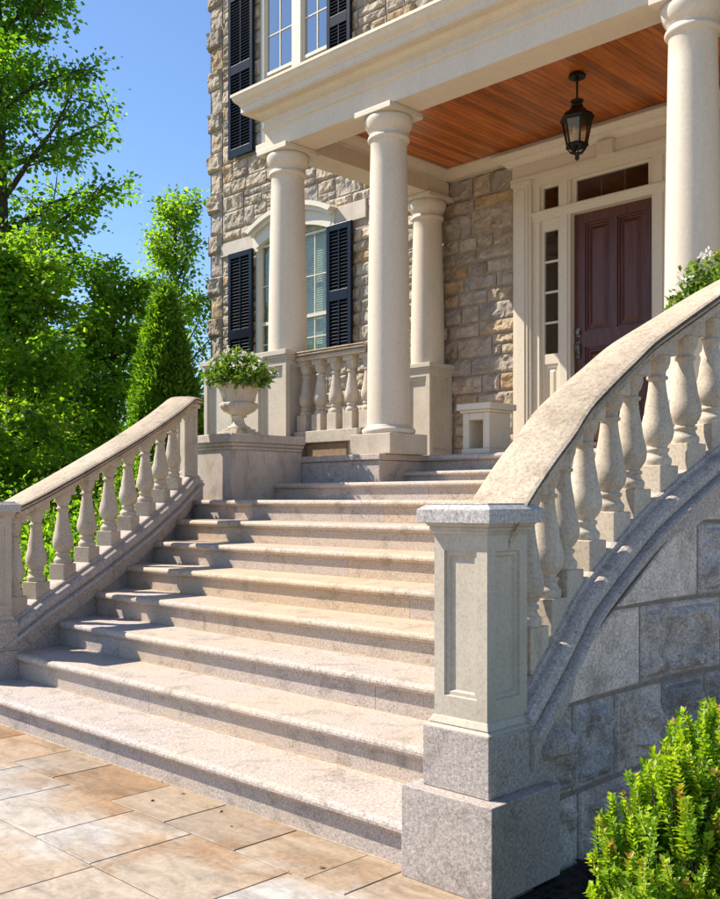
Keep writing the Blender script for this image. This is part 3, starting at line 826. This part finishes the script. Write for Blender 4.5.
excl = [(-39.0, -24.6, 10.4, 31.3), (-66.4, -56.9, 19.0, 31.3), (-65.8, -56.9, 38.2, 53.0), (-71.3, -66.4, 29.85, 31.1), (-56.9, -52.95, 29.85, 31.35)]
m = MB()
def fill(x0, x1, z0, z1):
    """a row of stones between x0 and x1, kept out of the openings; sometimes two thinner rows"""
    cuts = [(a, b) for a, b, c, d in excl if c < z1 - .15 and d > z0 + .15 and b > x0 and a < x1]
    cuts.sort(); cur = x0; segs = []
    for a, b in cuts:
        if a > cur: segs.append((cur, a))
        cur = max(cur, b)
    if cur < x1: segs.append((cur, x1))
    for a, b in segs:
        x = a
        while x < b - .01:
            L = random.uniform(1.2, 3.4)
            if b - (x + L) < 1.1: L = b - x
            e = min(b, x + L)
            if z1 - z0 > 1.35 and random.random() < .33 and e - x < 3.6:
                q = z0 + (z1 - z0) * random.choice((.4, .5, .6))
                if random.random() < .5 and e - x > 2:
                    mid = x + (e - x) * random.uniform(.4, .6); rock(m, x, mid, z0, q); rock(m, mid, e, z0, q); rock(m, x, e, q, z1)
                else: rock(m, x, e, z0, q); rock(m, x, e, q, z1)
            else: rock(m, x, e, z0, z1)
            x = e
z = 9.6
while z < 56:
    h = random.choice((.85, 1.0, 1.25, 1.45, 1.7))
    for bz in (29.85, 31.3, 38.2):
        if z < bz - .2 < z + h + .35 and abs(z + h - bz) < .75: h = bz - z
    qz = 2.0 if False else 0
    far = -22.0 if z < 32 else -30.0
    fill(-71.2, far, z, z + h)
    z += h
m.build('stone_facing', 'rock', ho)
# corner quoins, long and short by turns, standing proud
m = MB(); z = 9.6; k = 0
while z < 56:
    h = 1.75 if k % 2 else 2.0
    L = 1.75
    if k % 2: rock(m, -73.32, -71.25, z, z + h, .34, .16); xo = -73.32
    else: rock(m, -72.95, -71.25, z, z + h, .10, .10); xo = -72.95
    # return face of the corner stone
    rows = []
    for j in range(7):
        row = []
        for i in range(7):
            e = min(min(i, 6 - i), min(j, 6 - j)); d = 0 if e == 0 else (.18 if k % 2 else .06) + .1 * noise.noise(Vector((i * .7, j * .7, z)))
            row.append((xo - d, YW + .1 + 2.6 * i / 6 - .12, z + .03 + (h - .06) * j / 6))
        rows.append(row)
    m.grid(rows, random.random(), smooth=False, flip=True)
    z += h; k += 1
m.build('corner_quoins', 'rock', ho)
for a, b, c, d in excl[3:]:
    m = MB(); m.box(a + .03, b - .03, YW - .16, YW + .12, c + .03, d - .03); m.build('springer_stone', 'smooth_stone', ho, bevel=.04)

# --- windows
def sash_window(x0, x1, z0, z1, ym, cols, meet, rows_, glass, arch=False):
    """one pair of hung sashes: frame, muntins, glass"""
    f = MB(); w = .16
    f.box(x0, x0 + w, ym - .12, ym + .2, z0, z1); f.box(x1 - w, x1, ym - .12, ym + .2, z0, z1)
    f.box(x0 + w, x1 - w, ym - .12, ym + .2, z0, z0 + .22); f.box(x0 + w, x1 - w, ym - .121, ym + .2, z1 - .18, z1)
    f.box(x0 + w, x1 - w, ym - .16, ym + .18, meet - .14, meet + .14)
    fr = f.build('window_sash', 'sash', ho)
    g_ = MB()
    for i in range(1, cols):
        x = x0 + (x1 - x0) * i / cols; g_.box(x - .045, x + .045, ym - .05, ym + .1, z0 + .2, z1 - .15)
    for zz in rows_: g_.box(x0 + w, x1 - w, ym - .052, ym + .102, zz - .045, zz + .045)
    g_.build('muntins', 'sash', fr)
    p = MB(); p.quad([(x0 + .05, ym + .03, z0 + .1), (x1 - .05, ym + .03, z0 + .1), (x1 - .05, ym + .03, z1 - .1), (x0 + .05, ym + .03, z1 - .1)]); p.build('glass_pane', glass, fr)
    return fr
# parlour window (ground floor): two sashes side by side under one arched head
sash_window(-66.0, -62.1, 19.7, 30.0, YW + .25, 2, 23.18, (26.45, 21.4), 'glass_low')
sash_window(-61.15, -57.15, 19.7, 30.0, YW + .25, 2, 23.18, (26.45, 21.4), 'glass_low')
m = MB(); m.box(-62.1, -61.15, YW - .10, YW + .6, 19.4, 30.6); m.box(-66.4, -66.0, YW - .06, YW + .6, 19.4, 30.2); m.box(-57.15, -56.9, YW - .06, YW + .6, 19.4, 30.2); m.box(-66.6, -56.7, YW - .4, YW + .6, 18.9, 19.5); m.build('window_frame', 'sash', ho, bevel=.02)
# arched head: segmental band with a projecting drip
def arc(xc, half, z_end, rise, n=24):
    Rr = (half * half + rise * rise) / (2 * rise); out = []
    a0 = math.asin(half / Rr)
    for i in range(n + 1):
        a = -a0 + 2 * a0 * i / n; out.append((xc + Rr * math.sin(a), z_end - (Rr - rise) + Rr * math.cos(a)))
    return out
def arch_band(m, inner, outer, y0, y1):
    rows = [[(a[0], y0, a[1]), (b[0], y0, b[1]), (b[0], y1, b[1]), (a[0], y1, a[1])] for a, b in zip(inner, outer)]
    m.grid(rows, smooth=False, closed_u=True); m.quad(rows[0][::-1]); m.quad(rows[-1])
xc = -61.5
m = MB()
arch_band(m, arc(xc, 4.62, 29.75, 1.0), arc(xc, 4.95, 30.75, 1.22), YW - .30, YW + .5)
arch_band(m, arc(xc, 4.90, 30.70, 1.2), arc(xc, 5.2, 31.05, 1.32), YW - .62, YW + .5)
arch_band(m, arc(xc, 5.02, 30.98, 1.26), arc(xc, 5.38, 31.25, 1.36), YW - .92, YW + .5)
m.box(-66.6, -65.9, YW - .26, YW + .5, 29.5, 30.95); m.box(-57.15, -56.4, YW - .26, YW + .5, 29.5, 30.95)
m.build('arched_head', 'sash', ho)
m = MB(); m.box(-66.3, -57.0, YW + .74, YW + .78, 19.3, 31.2)
for i in range(60): m.box(-66.2, -57.1, YW + .62, YW + .72, 19.5 + i * .19, 19.52 + i * .19 + .07)
m.build('window_blind', 'blind', ho)
# upper windows
sash_window(-65.35, -61.65, 38.9, 52.2, YW + .25, 2, 44.65, (47.9, 41.6), 'glass')
sash_window(-60.55, -57.15, 38.9, 52.2, YW + .25, 2, 44.65, (47.9, 41.6), 'glass')
m = MB(); m.box(-61.65, -60.55, YW - .12, YW + .6, 38.6, 52.4); m.box(-65.75, -65.35, YW - .06, YW + .6, 38.6, 52.4); m.box(-57.15, -56.85, YW - .06, YW + .6, 38.6, 52.4); m.box(-66, -56.6, YW - .4, YW + .6, 38.0, 38.6); m.build('window_frame', 'sash', ho, bevel=.02)

def shutter(x0, x1, z0, z1, mid, cols=2):
    m = MB(); y0, y1 = YW - .52, YW - .26; s_ = .38
    xs_ = [x0, x1 - s_] + ([(x0 + x1) / 2 - .09] if cols == 2 else [])
    m.box(x0, x0 + s_, y0, y1, z0, z1); m.box(x1 - s_, x1, y0, y1, z0, z1)
    if cols == 2: m.box((x0 + x1) / 2 - .07, (x0 + x1) / 2 + .07, y0 + .03, y1, z0 + .3, z1 - .3)
    for a, b in ((z0, z0 + .75), (mid - .42, mid + .42), (z1 - .5, z1)): m.box(x0 + s_, x1 - s_, y0 + .002, y1, a, b)
    o = m.build('shutter', 'shutter', ho, bevel=.02)
    q = MB()
    for a, b in ((z0 + .75, mid - .42), (mid + .42, z1 - .5)):
        n = max(2, int((b - a) / .27))
        for i in range(n):
            z = a + (b - a) * (i + .5) / n
            q.quad([(x0 + s_, y0 + .04, z - .13), (x1 - s_, y0 + .04, z - .13), (x1 - s_, y1 - .02, z + .11), (x0 + s_, y1 - .02, z + .11)])
            q.quad([(x0 + s_, y0 + .04, z - .13), (x0 + s_, y0 + .04, z - .09), (x1 - s_, y0 + .04, z - .09), (x1 - s_, y0 + .04, z - .13)][::-1])
    q.build('louvres', 'shutter', o)
    q = MB(); q.box(x0 + .1, x1 - .1, y1 - .01, y1 + .01, z0 + .1, z1 - .1); q.build('backing', 'shutter', o)
    return o
shutter(-69.75, -66.45, 19.4, 29.85, 22.6); shutter(-57.05, -54.25, 19.4, 29.85, 24.2)
shutter(-69.75, -66.35, 38.3, 52.6, 46.0); shutter(-57.0, -54.35, 38.3, 52.6, 46.0)

# --- door, sidelights, surround
m = MB()
dc = -31.78
def mirror(a, b): return 2 * dc - b, 2 * dc - a
def both(x0, x1, y0, y1, z0, z1):
    m.box(x0, x1, y0, y1, z0, z1); a, b = mirror(x0, x1); m.box(a, b, y0, y1, z0, z1)
both(-38.92, -37.50, YW - .42, YW + .5, 11.2, 29.2)                  # outer pilasters
both(-38.75, -37.70, YW - .50, YW - .421, 11.4, 28.9)
both(-38.55, -37.90, YW - .56, YW - .501, 11.7, 28.6)
both(-38.99, -37.42, YW - .62, YW + .5, 28.85, 29.15)
both(-39.05, -37.40, YW - .60, YW + .5, 10.5, 11.3)
both(-37.50, -36.95, YW - .22, YW + .6, 10.5, 29.0)
both(-35.50, -34.62, YW - .20, YW + .6, 10.5, 29.0)
both(-35.36, -34.80, YW - .28, YW - .201, 10.5, 28.9)
m.box(-37.50, 2 * dc + 37.50, YW - .30, YW + .6, 26.35, 27.0)        # transom bar
m.box(-37.49, 2 * dc + 37.49, YW - .42, YW + .6, 26.72, 26.92)
m.box(-37.50, 2 * dc + 37.50, YW - .26, YW + .6, 28.62, 29.2)
m.box(-38.95, 2 * dc + 38.95, YW - .50, YW + .4, 29.2, 30.2)         # frieze
m.box(-39.05, 2 * dc + 39.05, YW - .60, YW + .4, 29.16, 29.40)
m.box(dc - .55, dc + .55, YW - .85, YW - .2, 29.3, 30.2)             # keystone
m.sweep([(-38.9, YW + .3, 30.2), (-38.9, YW - .12, 30.2), (2 * dc + 38.9, YW - .12, 30.2), (2 * dc + 38.9, YW + .3, 30.2)], [(-.3, .004), (.42, .004), (.42, .10), (.50, .12), (.56, .22), (.70, .34), (.86, .38), (.86, .46), (.94, .50), (1.10, .58), (1.24, .66), (1.24, .78), (-.3, .78)])
m.build('door_surround', 'door_trim', ho, bevel=.025)
for sgn in (0, 1):
    def mx(a, b): return (a, b) if sgn == 0 else mirror(a, b)
    f = MB(); a, b = mx(-36.95, -35.50)
    yy = YW + .05
    f.box(a, a + .27, yy - .1, yy + .25, 10.6, 26.35); f.box(b - .12, b, yy - .1, yy + .25, 10.6, 26.35)
    f.box(a + .27, b - .12, yy - .1, yy + .25, 25.6, 26.35); f.box(a + .27, b - .12, yy - .1, yy + .25, 16.9, 17.55)
    f.box(a + .27, b - .12, yy - .1, yy + .25, 10.6, 11.6)
    f.panels((a + .27, yy - .02, 11.6), (1, 0, 0), (0, 0, 1), b - a - .39, 5.3, [(.12, b - a - .51)], [(.2, 5.1)], .1, .1, raised=True)
    for zz in (19.6, 21.6, 23.6): f.box(a + .27, b - .12, yy - .04, yy + .15, zz - .07, zz + .07)
    f.box(a, a + .20, yy - .1, yy + .25, 27.0, 28.62); f.box(b - .10, b, yy - .1, yy + .25, 27.0, 28.62)
    f.box(a + .2, b - .1, yy - .1, yy + .25, 28.45, 28.62)
    so = f.build('sidelight', 'door_trim', ho)
    p = MB(); p.box(a + .2, b - .1, yy + .05, yy + .08, 17.5, 25.65); p.box(a + .15, b - .05, yy + .05, yy + .08, 26.95, 28.5); p.build('glass_pane', 'glass_door', so)
f = MB(); f.box(-34.62, -34.3, YW, YW + .3, 27.0, 28.62); f.box(2 * dc + 34.3, 2 * dc + 34.62, YW, YW + .3, 27.0, 28.62); f.box(-34.3, 2 * dc + 34.3, YW, YW + .3, 28.45, 28.62)
for x in (-32.6, -30.95): f.box(x - .035, x + .035, YW + .19, YW + .25, 27.0, 28.5)
tr_ = f.build('transom_window', 'door_trim', ho)
p = MB(); p.box(-34.4, 2 * dc + 34.4, YW + .15, YW + .18, 26.95, 28.5); p.build('glass_pane', 'glass_door', tr_)
m = MB(); W = 2 * (dc + 34.62)
m.panels((-34.62, YW + .30, 10.6), (1, 0, 0), (0, 0, 1), W, 15.75, [(.78, 2.62), (W - 2.62, W - .78)], [(.9, 3.6), (4.3, 7.15), (8.2, 15.1)], .20, .17, raised=True)
dr = m.build('front_door', 'door', ho)
q = MB(); q.lathe([(.18, 0), (.20, .04), (.12, .1)], 0, 0, 16)
kx = -34.28
q = MB()
q.box(kx - .13, kx + .13, YW + .20, YW + .30, 17.1, 18.15); q.tube([(kx, YW + .25, 18.05), (kx, YW - .05, 17.95), (kx, YW - .08, 17.6), (kx, YW + .2, 17.2)], [.05, .06, .06, .05], 8)
q.tube([(kx, YW + .25, 18.75), (kx, YW + .12, 18.75)], [.17, .15], 14); q.box(kx - .15, kx + .15, YW + .24, YW + .30, 18.45, 19.05); q.build('door_handle', 'brass', dr)
m = MB(); m.box(-34.7, 2 * dc + 34.7, YW - .4, YW + .6, 10.5, 10.62); m.build('threshold', 'door_trim', ho)

# ------------------------------------------------------------------ ground
def plane(name, x0, x1, y0, y1, z, mat):
    m = MB(); m.quad([(x0, y0, z), (x1, y0, z), (x1, y1, z), (x0, y1, z)]); return structure(m.build(name, mat))
plane('ground', -4000, 4000, -4000, 4000, -.16, 'lawn')
plane('mulch_bed', -11.9, 8, 2, 54, -.10, 'mulch')
plane('patio_base', -75, -11.7, -30, 17, -.055, 'grout')
plane('unseen_bounce_paving', -300, 300, -300, 8.0, -.12, 'bounce')  # unseen paving around the camera, added for its warm bounce on the porch
plane('unseen_side_bounce', -5.2, 60, 8.01, 54, -.08, 'bounce')  # unseen strip beyond the bed, added to bounce sunlight onto the shaded wall
m = MB()
def flag(x0, x1, y0, y1):
    gp = .016; dz = random.uniform(-.004, .004); c = .012; r_ = random.random()
    x0 += gp + random.uniform(-.01, .02); x1 -= gp; y0 += gp; y1 -= gp + random.uniform(-.01, .02)
    b = [(x0, y0), (x1, y0), (x1, y1), (x0, y1)]; ti = [(x0 + c, y0 + c), (x1 - c, y0 + c), (x1 - c, y1 - c), (x0 + c, y1 - c)]
    m.quad([(x, y, dz) for x, y in ti], r_)
    for k in range(4):
        q = (k + 1) % 4
        m.quad([(*b[k], dz - .014), (*b[q], dz - .014), (*ti[q], dz), (*ti[k], dz)], r_); m.quad([(*b[k], -.1), (*b[q], -.1), (*b[q], dz - .014), (*b[k], dz - .014)], r_)
rows_ = [(13.95, 16.6, [-11.75, -14.2, -15.1 - .3, -17.8, -20.6, -23.1, -26.2, -28.6, -31.7, -34.3, -37.5, -40.6, -44, -47.5, -51, -55, -60]),
         (11.2, 13.95, [-11.75, -15.9, -19.4, -21.9, -25.2, -28.0, -31.9, -35.5, -39.9, -44.5, -49, -54, -60]),
         (7.0, 11.2, [-11.75, -14.6, -19.2, -24.3, -28.8, -33.5, -38.2, -43.5, -49, -55, -60]),
         (4.0, 7.0, [-11.75, -17.0, -21.2, -26.4, -31, -36, -42, -48, -54, -60]), (0.0, 4.0, [-11.75, -16, -22, -27, -33, -38, -44, -50, -60]), (-5, 0, [-11.75, -18, -24, -30, -37, -44, -52, -60])]
for y0, y1, xs_ in rows_:
    for a, b in zip(xs_, xs_[1:]): flag(b, a, y0, y1)
structure(m.build('patio', 'flag'))
# bark chips lying on the bed
n = 2600
P = np.stack([rng.uniform(-11.8, -5, n), rng.uniform(11, 22, n), rng.uniform(-.10, -.03, n)], 1)
V, F, r_ = leaf_mesh(P, rng.normal(size=(n, 3)) * np.array([1, 1, .25]), rng.uniform(.12, .34, n), .35, .1)
o = mesh_np('bark_mulch', V, F, r_, 'mulch'); o['kind'] = 'stuff'

P, Z = [], 0
for _ in range(9):
    if rng.random() < .9: P.append((rng.uniform(-36, -15), 15.9 - abs(rng.normal()) * 1.3, .015))
    else:
        k = rng.integers(1, 8); P.append((rng.uniform(-36, -15), 15.9 + 2.2 * k - .1 - rng.random() * .5, k + .012))
n = len(P)
V, F, r_ = leaf_mesh(np.array(P), rng.normal(size=(n, 3)) * np.array([1, 1, .12]), rng.uniform(.08, .20, n), .6, .25)
o = mesh_np('leaf_litter', V, F, r_, 'litter'); o['kind'] = 'stuff'

# ------------------------------------------------------------------ plants
def norm(v): return v / (np.linalg.norm(v) + 1e-9)

def tree(label, base, H, trunk_r, crown_lo, spread, n_limb, n_spray, leaves, leaf, mat, name='deciduous_tree', top=.25, droop=.15, flat=.35, spray_r=2.6, up=0, group=None):
    t = thing(name, label, 'tree', base, group)
    b = np.array(base, float); T = MB(); tips = []
    lean = rng.normal(size=2) * .015 * H
    ax = lambda f: b + np.array([lean[0] * f * f, lean[1] * f * f, H * f])
    T.tube([tuple(ax(i / 8)) for i in range(9)], [trunk_r * (1 - .93 * i / 8) + .03 for i in range(9)], 10)
    for k in range(n_limb):
        f = crown_lo + (1 - crown_lo) * ((k + rng.random()) / n_limb) * .97
        az = k * 2.4 + rng.normal() * .3
        q = (f - crown_lo) / (1 - crown_lo)
        L = spread * (1 - q * (1 - top)) * (.75 + .4 * rng.random()) * (1 if q > .1 else .9)
        el = .15 + up + .7 * q + rng.normal() * .1
        d = np.array([math.cos(az) * math.cos(el), math.sin(az) * math.cos(el), math.sin(el)])
        p = ax(f); pts = [p]; n = 7
        for i in range(n):
            d = norm(d + rng.normal(size=3) * .10 + np.array([0, 0, .04 - droop * i / n])); p = p + d * L / n; pts.append(p)
        r0 = trunk_r * (.42 - .25 * q)
        T.tube([tuple(p_) for p_ in pts], [r0 * (1 - .9 * i / n) + .025 for i in range(n + 1)], 6)
        for s_ in range(n_spray):
            g_ = .22 + .78 * (s_ + rng.random()) / n_spray
            i = min(n - 1, int(g_ * n)); p = pts[i] + (pts[i + 1] - pts[i]) * (g_ * n - i)
            dd = norm(pts[i + 1] - pts[i]); side = rng.normal(size=3) * np.array([1, 1, .45]); d2 = norm(dd * .5 + norm(side))
            l2 = L * .34 * (1.15 - .6 * g_) * (.6 + .8 * rng.random())
            e = p + d2 * l2 + np.array([0, 0, -.06 * l2])
            T.tube([tuple(p), tuple((p + e) / 2 + rng.normal(size=3) * .05 * l2), tuple(e)], [r0 * .28 * (1 - .6 * g_) + .02, r0 * .16 + .018, .015], 5)
            tips.append((p, e, d2))
    T.build('trunk', 'bark', t)
    P, D, S, Rn = [], [], [], []
    for p, e, d2 in tips:
        nl = int(leaves * (.6 + .8 * rng.random())); tone = .15 + .55 * rng.random()
        f = rng.random(nl) ** .7
        base_p = p + (e - p) * f[:, None]
        off = rng.normal(size=(nl, 3)) * np.array([1, 1, flat]) * spray_r * .36
        pp = base_p + off
        P.append(pp); D.append(off * .6 + d2 * .6 + rng.normal(size=(nl, 3)) * .5 + np.array([0, 0, -.35])); S.append(leaf * (.6 + .8 * rng.random(nl)))
        Rn.append(np.clip(tone + rng.normal(size=nl) * .16, 0, 1))
    V, F, r_ = leaf_mesh(np.concatenate(P), np.concatenate(D), np.concatenate(S), .75, .35, np.concatenate(Rn))
    mesh_np('crown', V, F, r_, mat, t)
    return t

# tall maple whose crown fills the upper left
tree('tall dark green maple whose crown fills the upper left sky', (-124, 59, 0), 94, 1.5, .06, 26, 62, 16, 50, .70, 'leaf_maple', top=.28, droop=.06, spray_r=2.6, flat=.5, up=.12)
tree('slender pale young tree against the sky beside the house corner', (-120, 83, 0), 51, .6, .06, 16.0, 44, 11, 24, .62, 'leaf_pale', top=.3, droop=.03, spray_r=2.2, flat=.8, up=.08)
tree('low spreading green tree behind the far hand rail', (-97, 47, 0), 34, .8, .05, 15, 34, 13, 56, .60, 'leaf_pale', top=.35, droop=.10, spray_r=2.6, flat=.35)
tree('bright round leafy tree between the maple and the cedar', (-116, 70, 0), 37, .7, .06, 13, 26, 13, 46, .64, 'leaf_pale', top=.4, droop=.08, spray_r=2.4, flat=.4)
tree('wide leafy tree at the left edge behind the balustrade newel', (-90, 32, 0), 24, .6, .06, 12, 24, 11, 56, .55, 'leaf_pale', top=.4, droop=.1, spray_r=2.4, flat=.4)

def shrub(label, base, w, h, n, leaf, mat, name='garden_shrub', cat='shrub', group=None, stems=True):
    t = thing(name, label, cat, base, group); b = np.array(base, float)
    P, D, S, Rn = [], [], [], []; T = MB()
    for k in range(n):
        a = rng.random() * 2 * math.pi; q = math.sqrt(rng.random()); hh = h * (1 - .65 * q * q) * (.45 + .6 * rng.random())
        root = b + np.array([math.cos(a) * q * w * .35, math.sin(a) * q * w * .35, 0])
        tip = b + np.array([math.cos(a) * q * w, math.sin(a) * q * w, hh])
        if k % 4 == 0 and stems: T.tube([tuple(root), tuple((root + tip) / 2 + np.array([0, 0, .1 * h])), tuple(tip)], [.09, .06, .02], 5)
        tone = rng.random() * .6; nl = 26; f = .3 + .72 * rng.random(nl)
        pp = root + (tip - root) * f[:, None] + rng.normal(size=(nl, 3)) * w * .11
        P.append(pp); D.append((tip - root)[None, :] / h * .8 + rng.normal(size=(nl, 3)) * .8); S.append(leaf * (.6 + .8 * rng.random(nl))); Rn.append(np.clip(tone + .4 * rng.random(nl), 0, 1))
    if stems: T.build('stems', 'bark', t)
    V, F, r_ = leaf_mesh(np.concatenate(P), np.concatenate(D), np.concatenate(S), .6, .3, np.concatenate(Rn))
    mesh_np('foliage', V, F, r_, mat, t); return t
sh = [(-47, 22, 4.6, 7.0, 'leaf_pale', 'bright shrub showing between the lowest balusters of the far balustrade'),
      (-52, 29, 5.0, 8.0, 'leaf_maple', 'dark shrub showing between the middle balusters of the far balustrade'),
      (-54, 36, 5.0, 10.0, 'leaf_pale', 'shrub showing between the upper balusters near the end post'),
      (-62, 31, 6.0, 10.0, 'leaf_maple', 'broad dark shrub behind the hand rail at mid height'),
      (-66, 42, 6.0, 12.0, 'leaf_pale', 'light green shrub in front of the conical cedar'),
      (-60, 21, 6.0, 9.0, 'leaf_maple', 'shrub at the left picture edge behind the far newel post')]
for x, y, w, h, mt, lb_ in sh: shrub(lb_, (x, y, -.1), w, h, 330, .34, mt, group='shrubs beyond the far balustrade')

# conical cedar
t = thing('conical_cedar', 'tall conical evergreen cedar beside the house corner', 'tree', (-72.8, 49.4, 0))
b = np.array([-72.8, 49.4, 0]); Hc, Wc = 25.8, 4.9
T = MB(); T.tube([tuple(b), tuple(b + [0, 0, Hc * .97])], [.45, .05], 8); T.build('trunk', 'bark', t)
P, D, S, Rn = [], [], [], []
for k in range(3400):
    f = rng.random() ** .8; a = rng.random() * 2 * math.pi
    rad = Wc * (min(1, f * 5) ** .4) * (1 - f) ** .72 * (.97 + .13 * math.sin(3 * a + 9 * f) + .12 * math.sin(7 * a - 23 * f) + .13 * rng.normal())
    c = b + np.array([math.cos(a) * rad, math.sin(a) * rad, .3 + Hc * f]); nl = 22; tone = .1 + .6 * rng.random()
    d = np.array([math.cos(a) * .75, math.sin(a) * .75, .8])
    pp = c + rng.normal(size=(nl, 3)) * np.array([.3, .3, .42]) - d * .5 * rng.random(nl)[:, None]
    P.append(pp); D.append(d + rng.normal(size=(nl, 3)) * .6); S.append(.34 + .30 * rng.random(nl)); Rn.append(np.clip(tone + rng.normal(size=nl) * .15, 0, 1))
V, F, r_ = leaf_mesh(np.concatenate(P), np.concatenate(D), np.concatenate(S), .32, .2, np.concatenate(Rn)); mesh_np('crown', V, F, r_, 'leaf_cedar', t)

# far wood closing the view behind the garden
n = 60000
ang = rng.uniform(R(-78), R(-30), n); dist = rng.uniform(205, 260, n)
hh = 36 + 12 * np.sin(ang * 21) + 7 * np.sin(ang * 53 + 1)
X_ = -dist * .99 * np.cos(ang + R(45)) * .0 + dist * np.sin(ang); Y_ = dist * np.cos(ang)
Z_ = rng.random(n) ** .7 * hh * .8
V, F, r_ = leaf_mesh(np.stack([X_, Y_, Z_], 1), rng.normal(size=(n, 3)) + np.array([0, 0, -.3]), rng.uniform(1.2, 2.8, n), .8, .3, np.clip(rng.normal(.4, .2, n), 0, 1))
o = mesh_np('far_woods', V, F, r_, 'leaf_maple'); o['kind'] = 'stuff'

# foreground bush: upright shoots with whorled small leaves
t = thing('leafy_bush', 'bright yellow green bush with small glossy leaves at the foot of the granite wall', 'bush', (-7.6, 16.25, -.1))
b = np.array([-7.6, 16.25, -.1]); P, D, S, Rn = [], [], [], []; T = MB(); Nn = []
for k in range(680):
    a = rng.random() * 2 * math.pi; q = math.sqrt(rng.random())
    lump = 1 + .14 * math.sin(3 * a + 1.0) + .10 * math.sin(7 * a)
    low = 1 - .03 * max(0, -math.cos(a - .785)) * q
    top = b + np.array([math.cos(a) * q * 1.95 * lump, math.sin(a) * q * 1.9 * lump, (4.5 * low * (1 - .55 * q ** 2.0)) * (.55 + .5 * rng.random())])
    root = b + np.array([math.cos(a) * q * .9, math.sin(a) * q * .9, .1])
    dv = norm(top - root); dv = norm(dv + np.clip(rng.normal(size=3), -1.2, 1.2) * .27); L = .6 + .6 * rng.random(); start = top - dv * L
    mid = (root + start) / 2 + rng.normal(size=3) * .08
    T.tube([tuple(root), tuple(mid), tuple(start), tuple(top)], [.035, .022, .014, .007], 5)
    tone = rng.random() * .7
    nn = int(L / .066)
    for i in range(nn):
        c = start + dv * L * (i + .5) / nn
        for j in range(4):
            az = j * math.pi / 2 + i * .8 + rng.normal() * .25
            o1 = norm(np.cross(dv, [.31, .95, .1])); o2 = np.cross(dv, o1)
            out = o1 * math.cos(az) + o2 * math.sin(az)
            up = .35 + .9 * i / nn
            P.append(c); D.append(out + dv * up + rng.normal(size=3) * .15); Nn.append(dv + rng.normal(size=3) * .2)
            S.append((.085 + .105 * rng.random()) * (1.15 - .35 * i / nn)); Rn.append(min(1, tone + .25 * rng.random() + .2 * i / nn if rng.random() > .004 else 1.0))
T.build('stems', 'bark', t)
V, F, r_ = leaf_mesh(np.array(P), np.array(D), np.array(S), .6, .3, np.array(Rn), np.array(Nn)); mesh_np('foliage', V, F, r_, 'leaf_bush', t)

# ------------------------------------------------------------------ light, sky, camera
sc = bpy.context.scene
AZ, EL = R(64), R(45)
to_sun = Vector((-math.sin(AZ) * math.cos(EL), -math.cos(AZ) * math.cos(EL), math.sin(EL)))
sun = bpy.data.lights.new('sun', 'SUN'); sun.energy = 5.0; sun.angle = R(.5); sun.color = (1.0, .91, .78)
so = bpy.data.objects.new('sun', sun); C.objects.link(so); so.rotation_euler = (-to_sun).to_track_quat('-Z', 'Y').to_euler()
w = bpy.data.worlds.new('World'); sc.world = w; w.use_nodes = True
nt = w.node_tree; bg = nt.nodes['Background']
sky = nt.nodes.new('ShaderNodeTexSky'); sky.sky_type = 'NISHITA'; sky.sun_disc = False
sky.sun_elevation = EL; sky.sun_rotation = math.atan2(to_sun.x, to_sun.y) % (2 * math.pi)
sky.air_density = 1.0; sky.dust_density = .2; sky.ozone_density = 6.0; sky.altitude = 200
nt.links.new(sky.outputs[0], bg.inputs['Color']); bg.inputs['Strength'].default_value = .105

cam = bpy.data.cameras.new('camera'); co = bpy.data.objects.new('camera', cam); C.objects.link(co)
co.location = (0, 0, 8 * U); co.rotation_euler = (R(90), 0, R(44.6))
cam.sensor_fit = 'HORIZONTAL'; cam.sensor_width = 36; cam.lens = 36 * 982 / 720; cam.shift_y = (500 - 449.5) / 720
cam.clip_end = 2000; cam.clip_start = .05
sc.camera = co
sc.render.engine = 'CYCLES'
sc.view_settings.view_transform = 'Standard'; sc.view_settings.look = 'None'
sc.view_settings.gamma = 1; sc.view_settings.use_curve_mapping = False; sc.view_settings.exposure = .90
sc.cycles.max_bounces = 8; sc.cycles.transparent_max_bounces = 16
sc.cycles.use_denoising = True
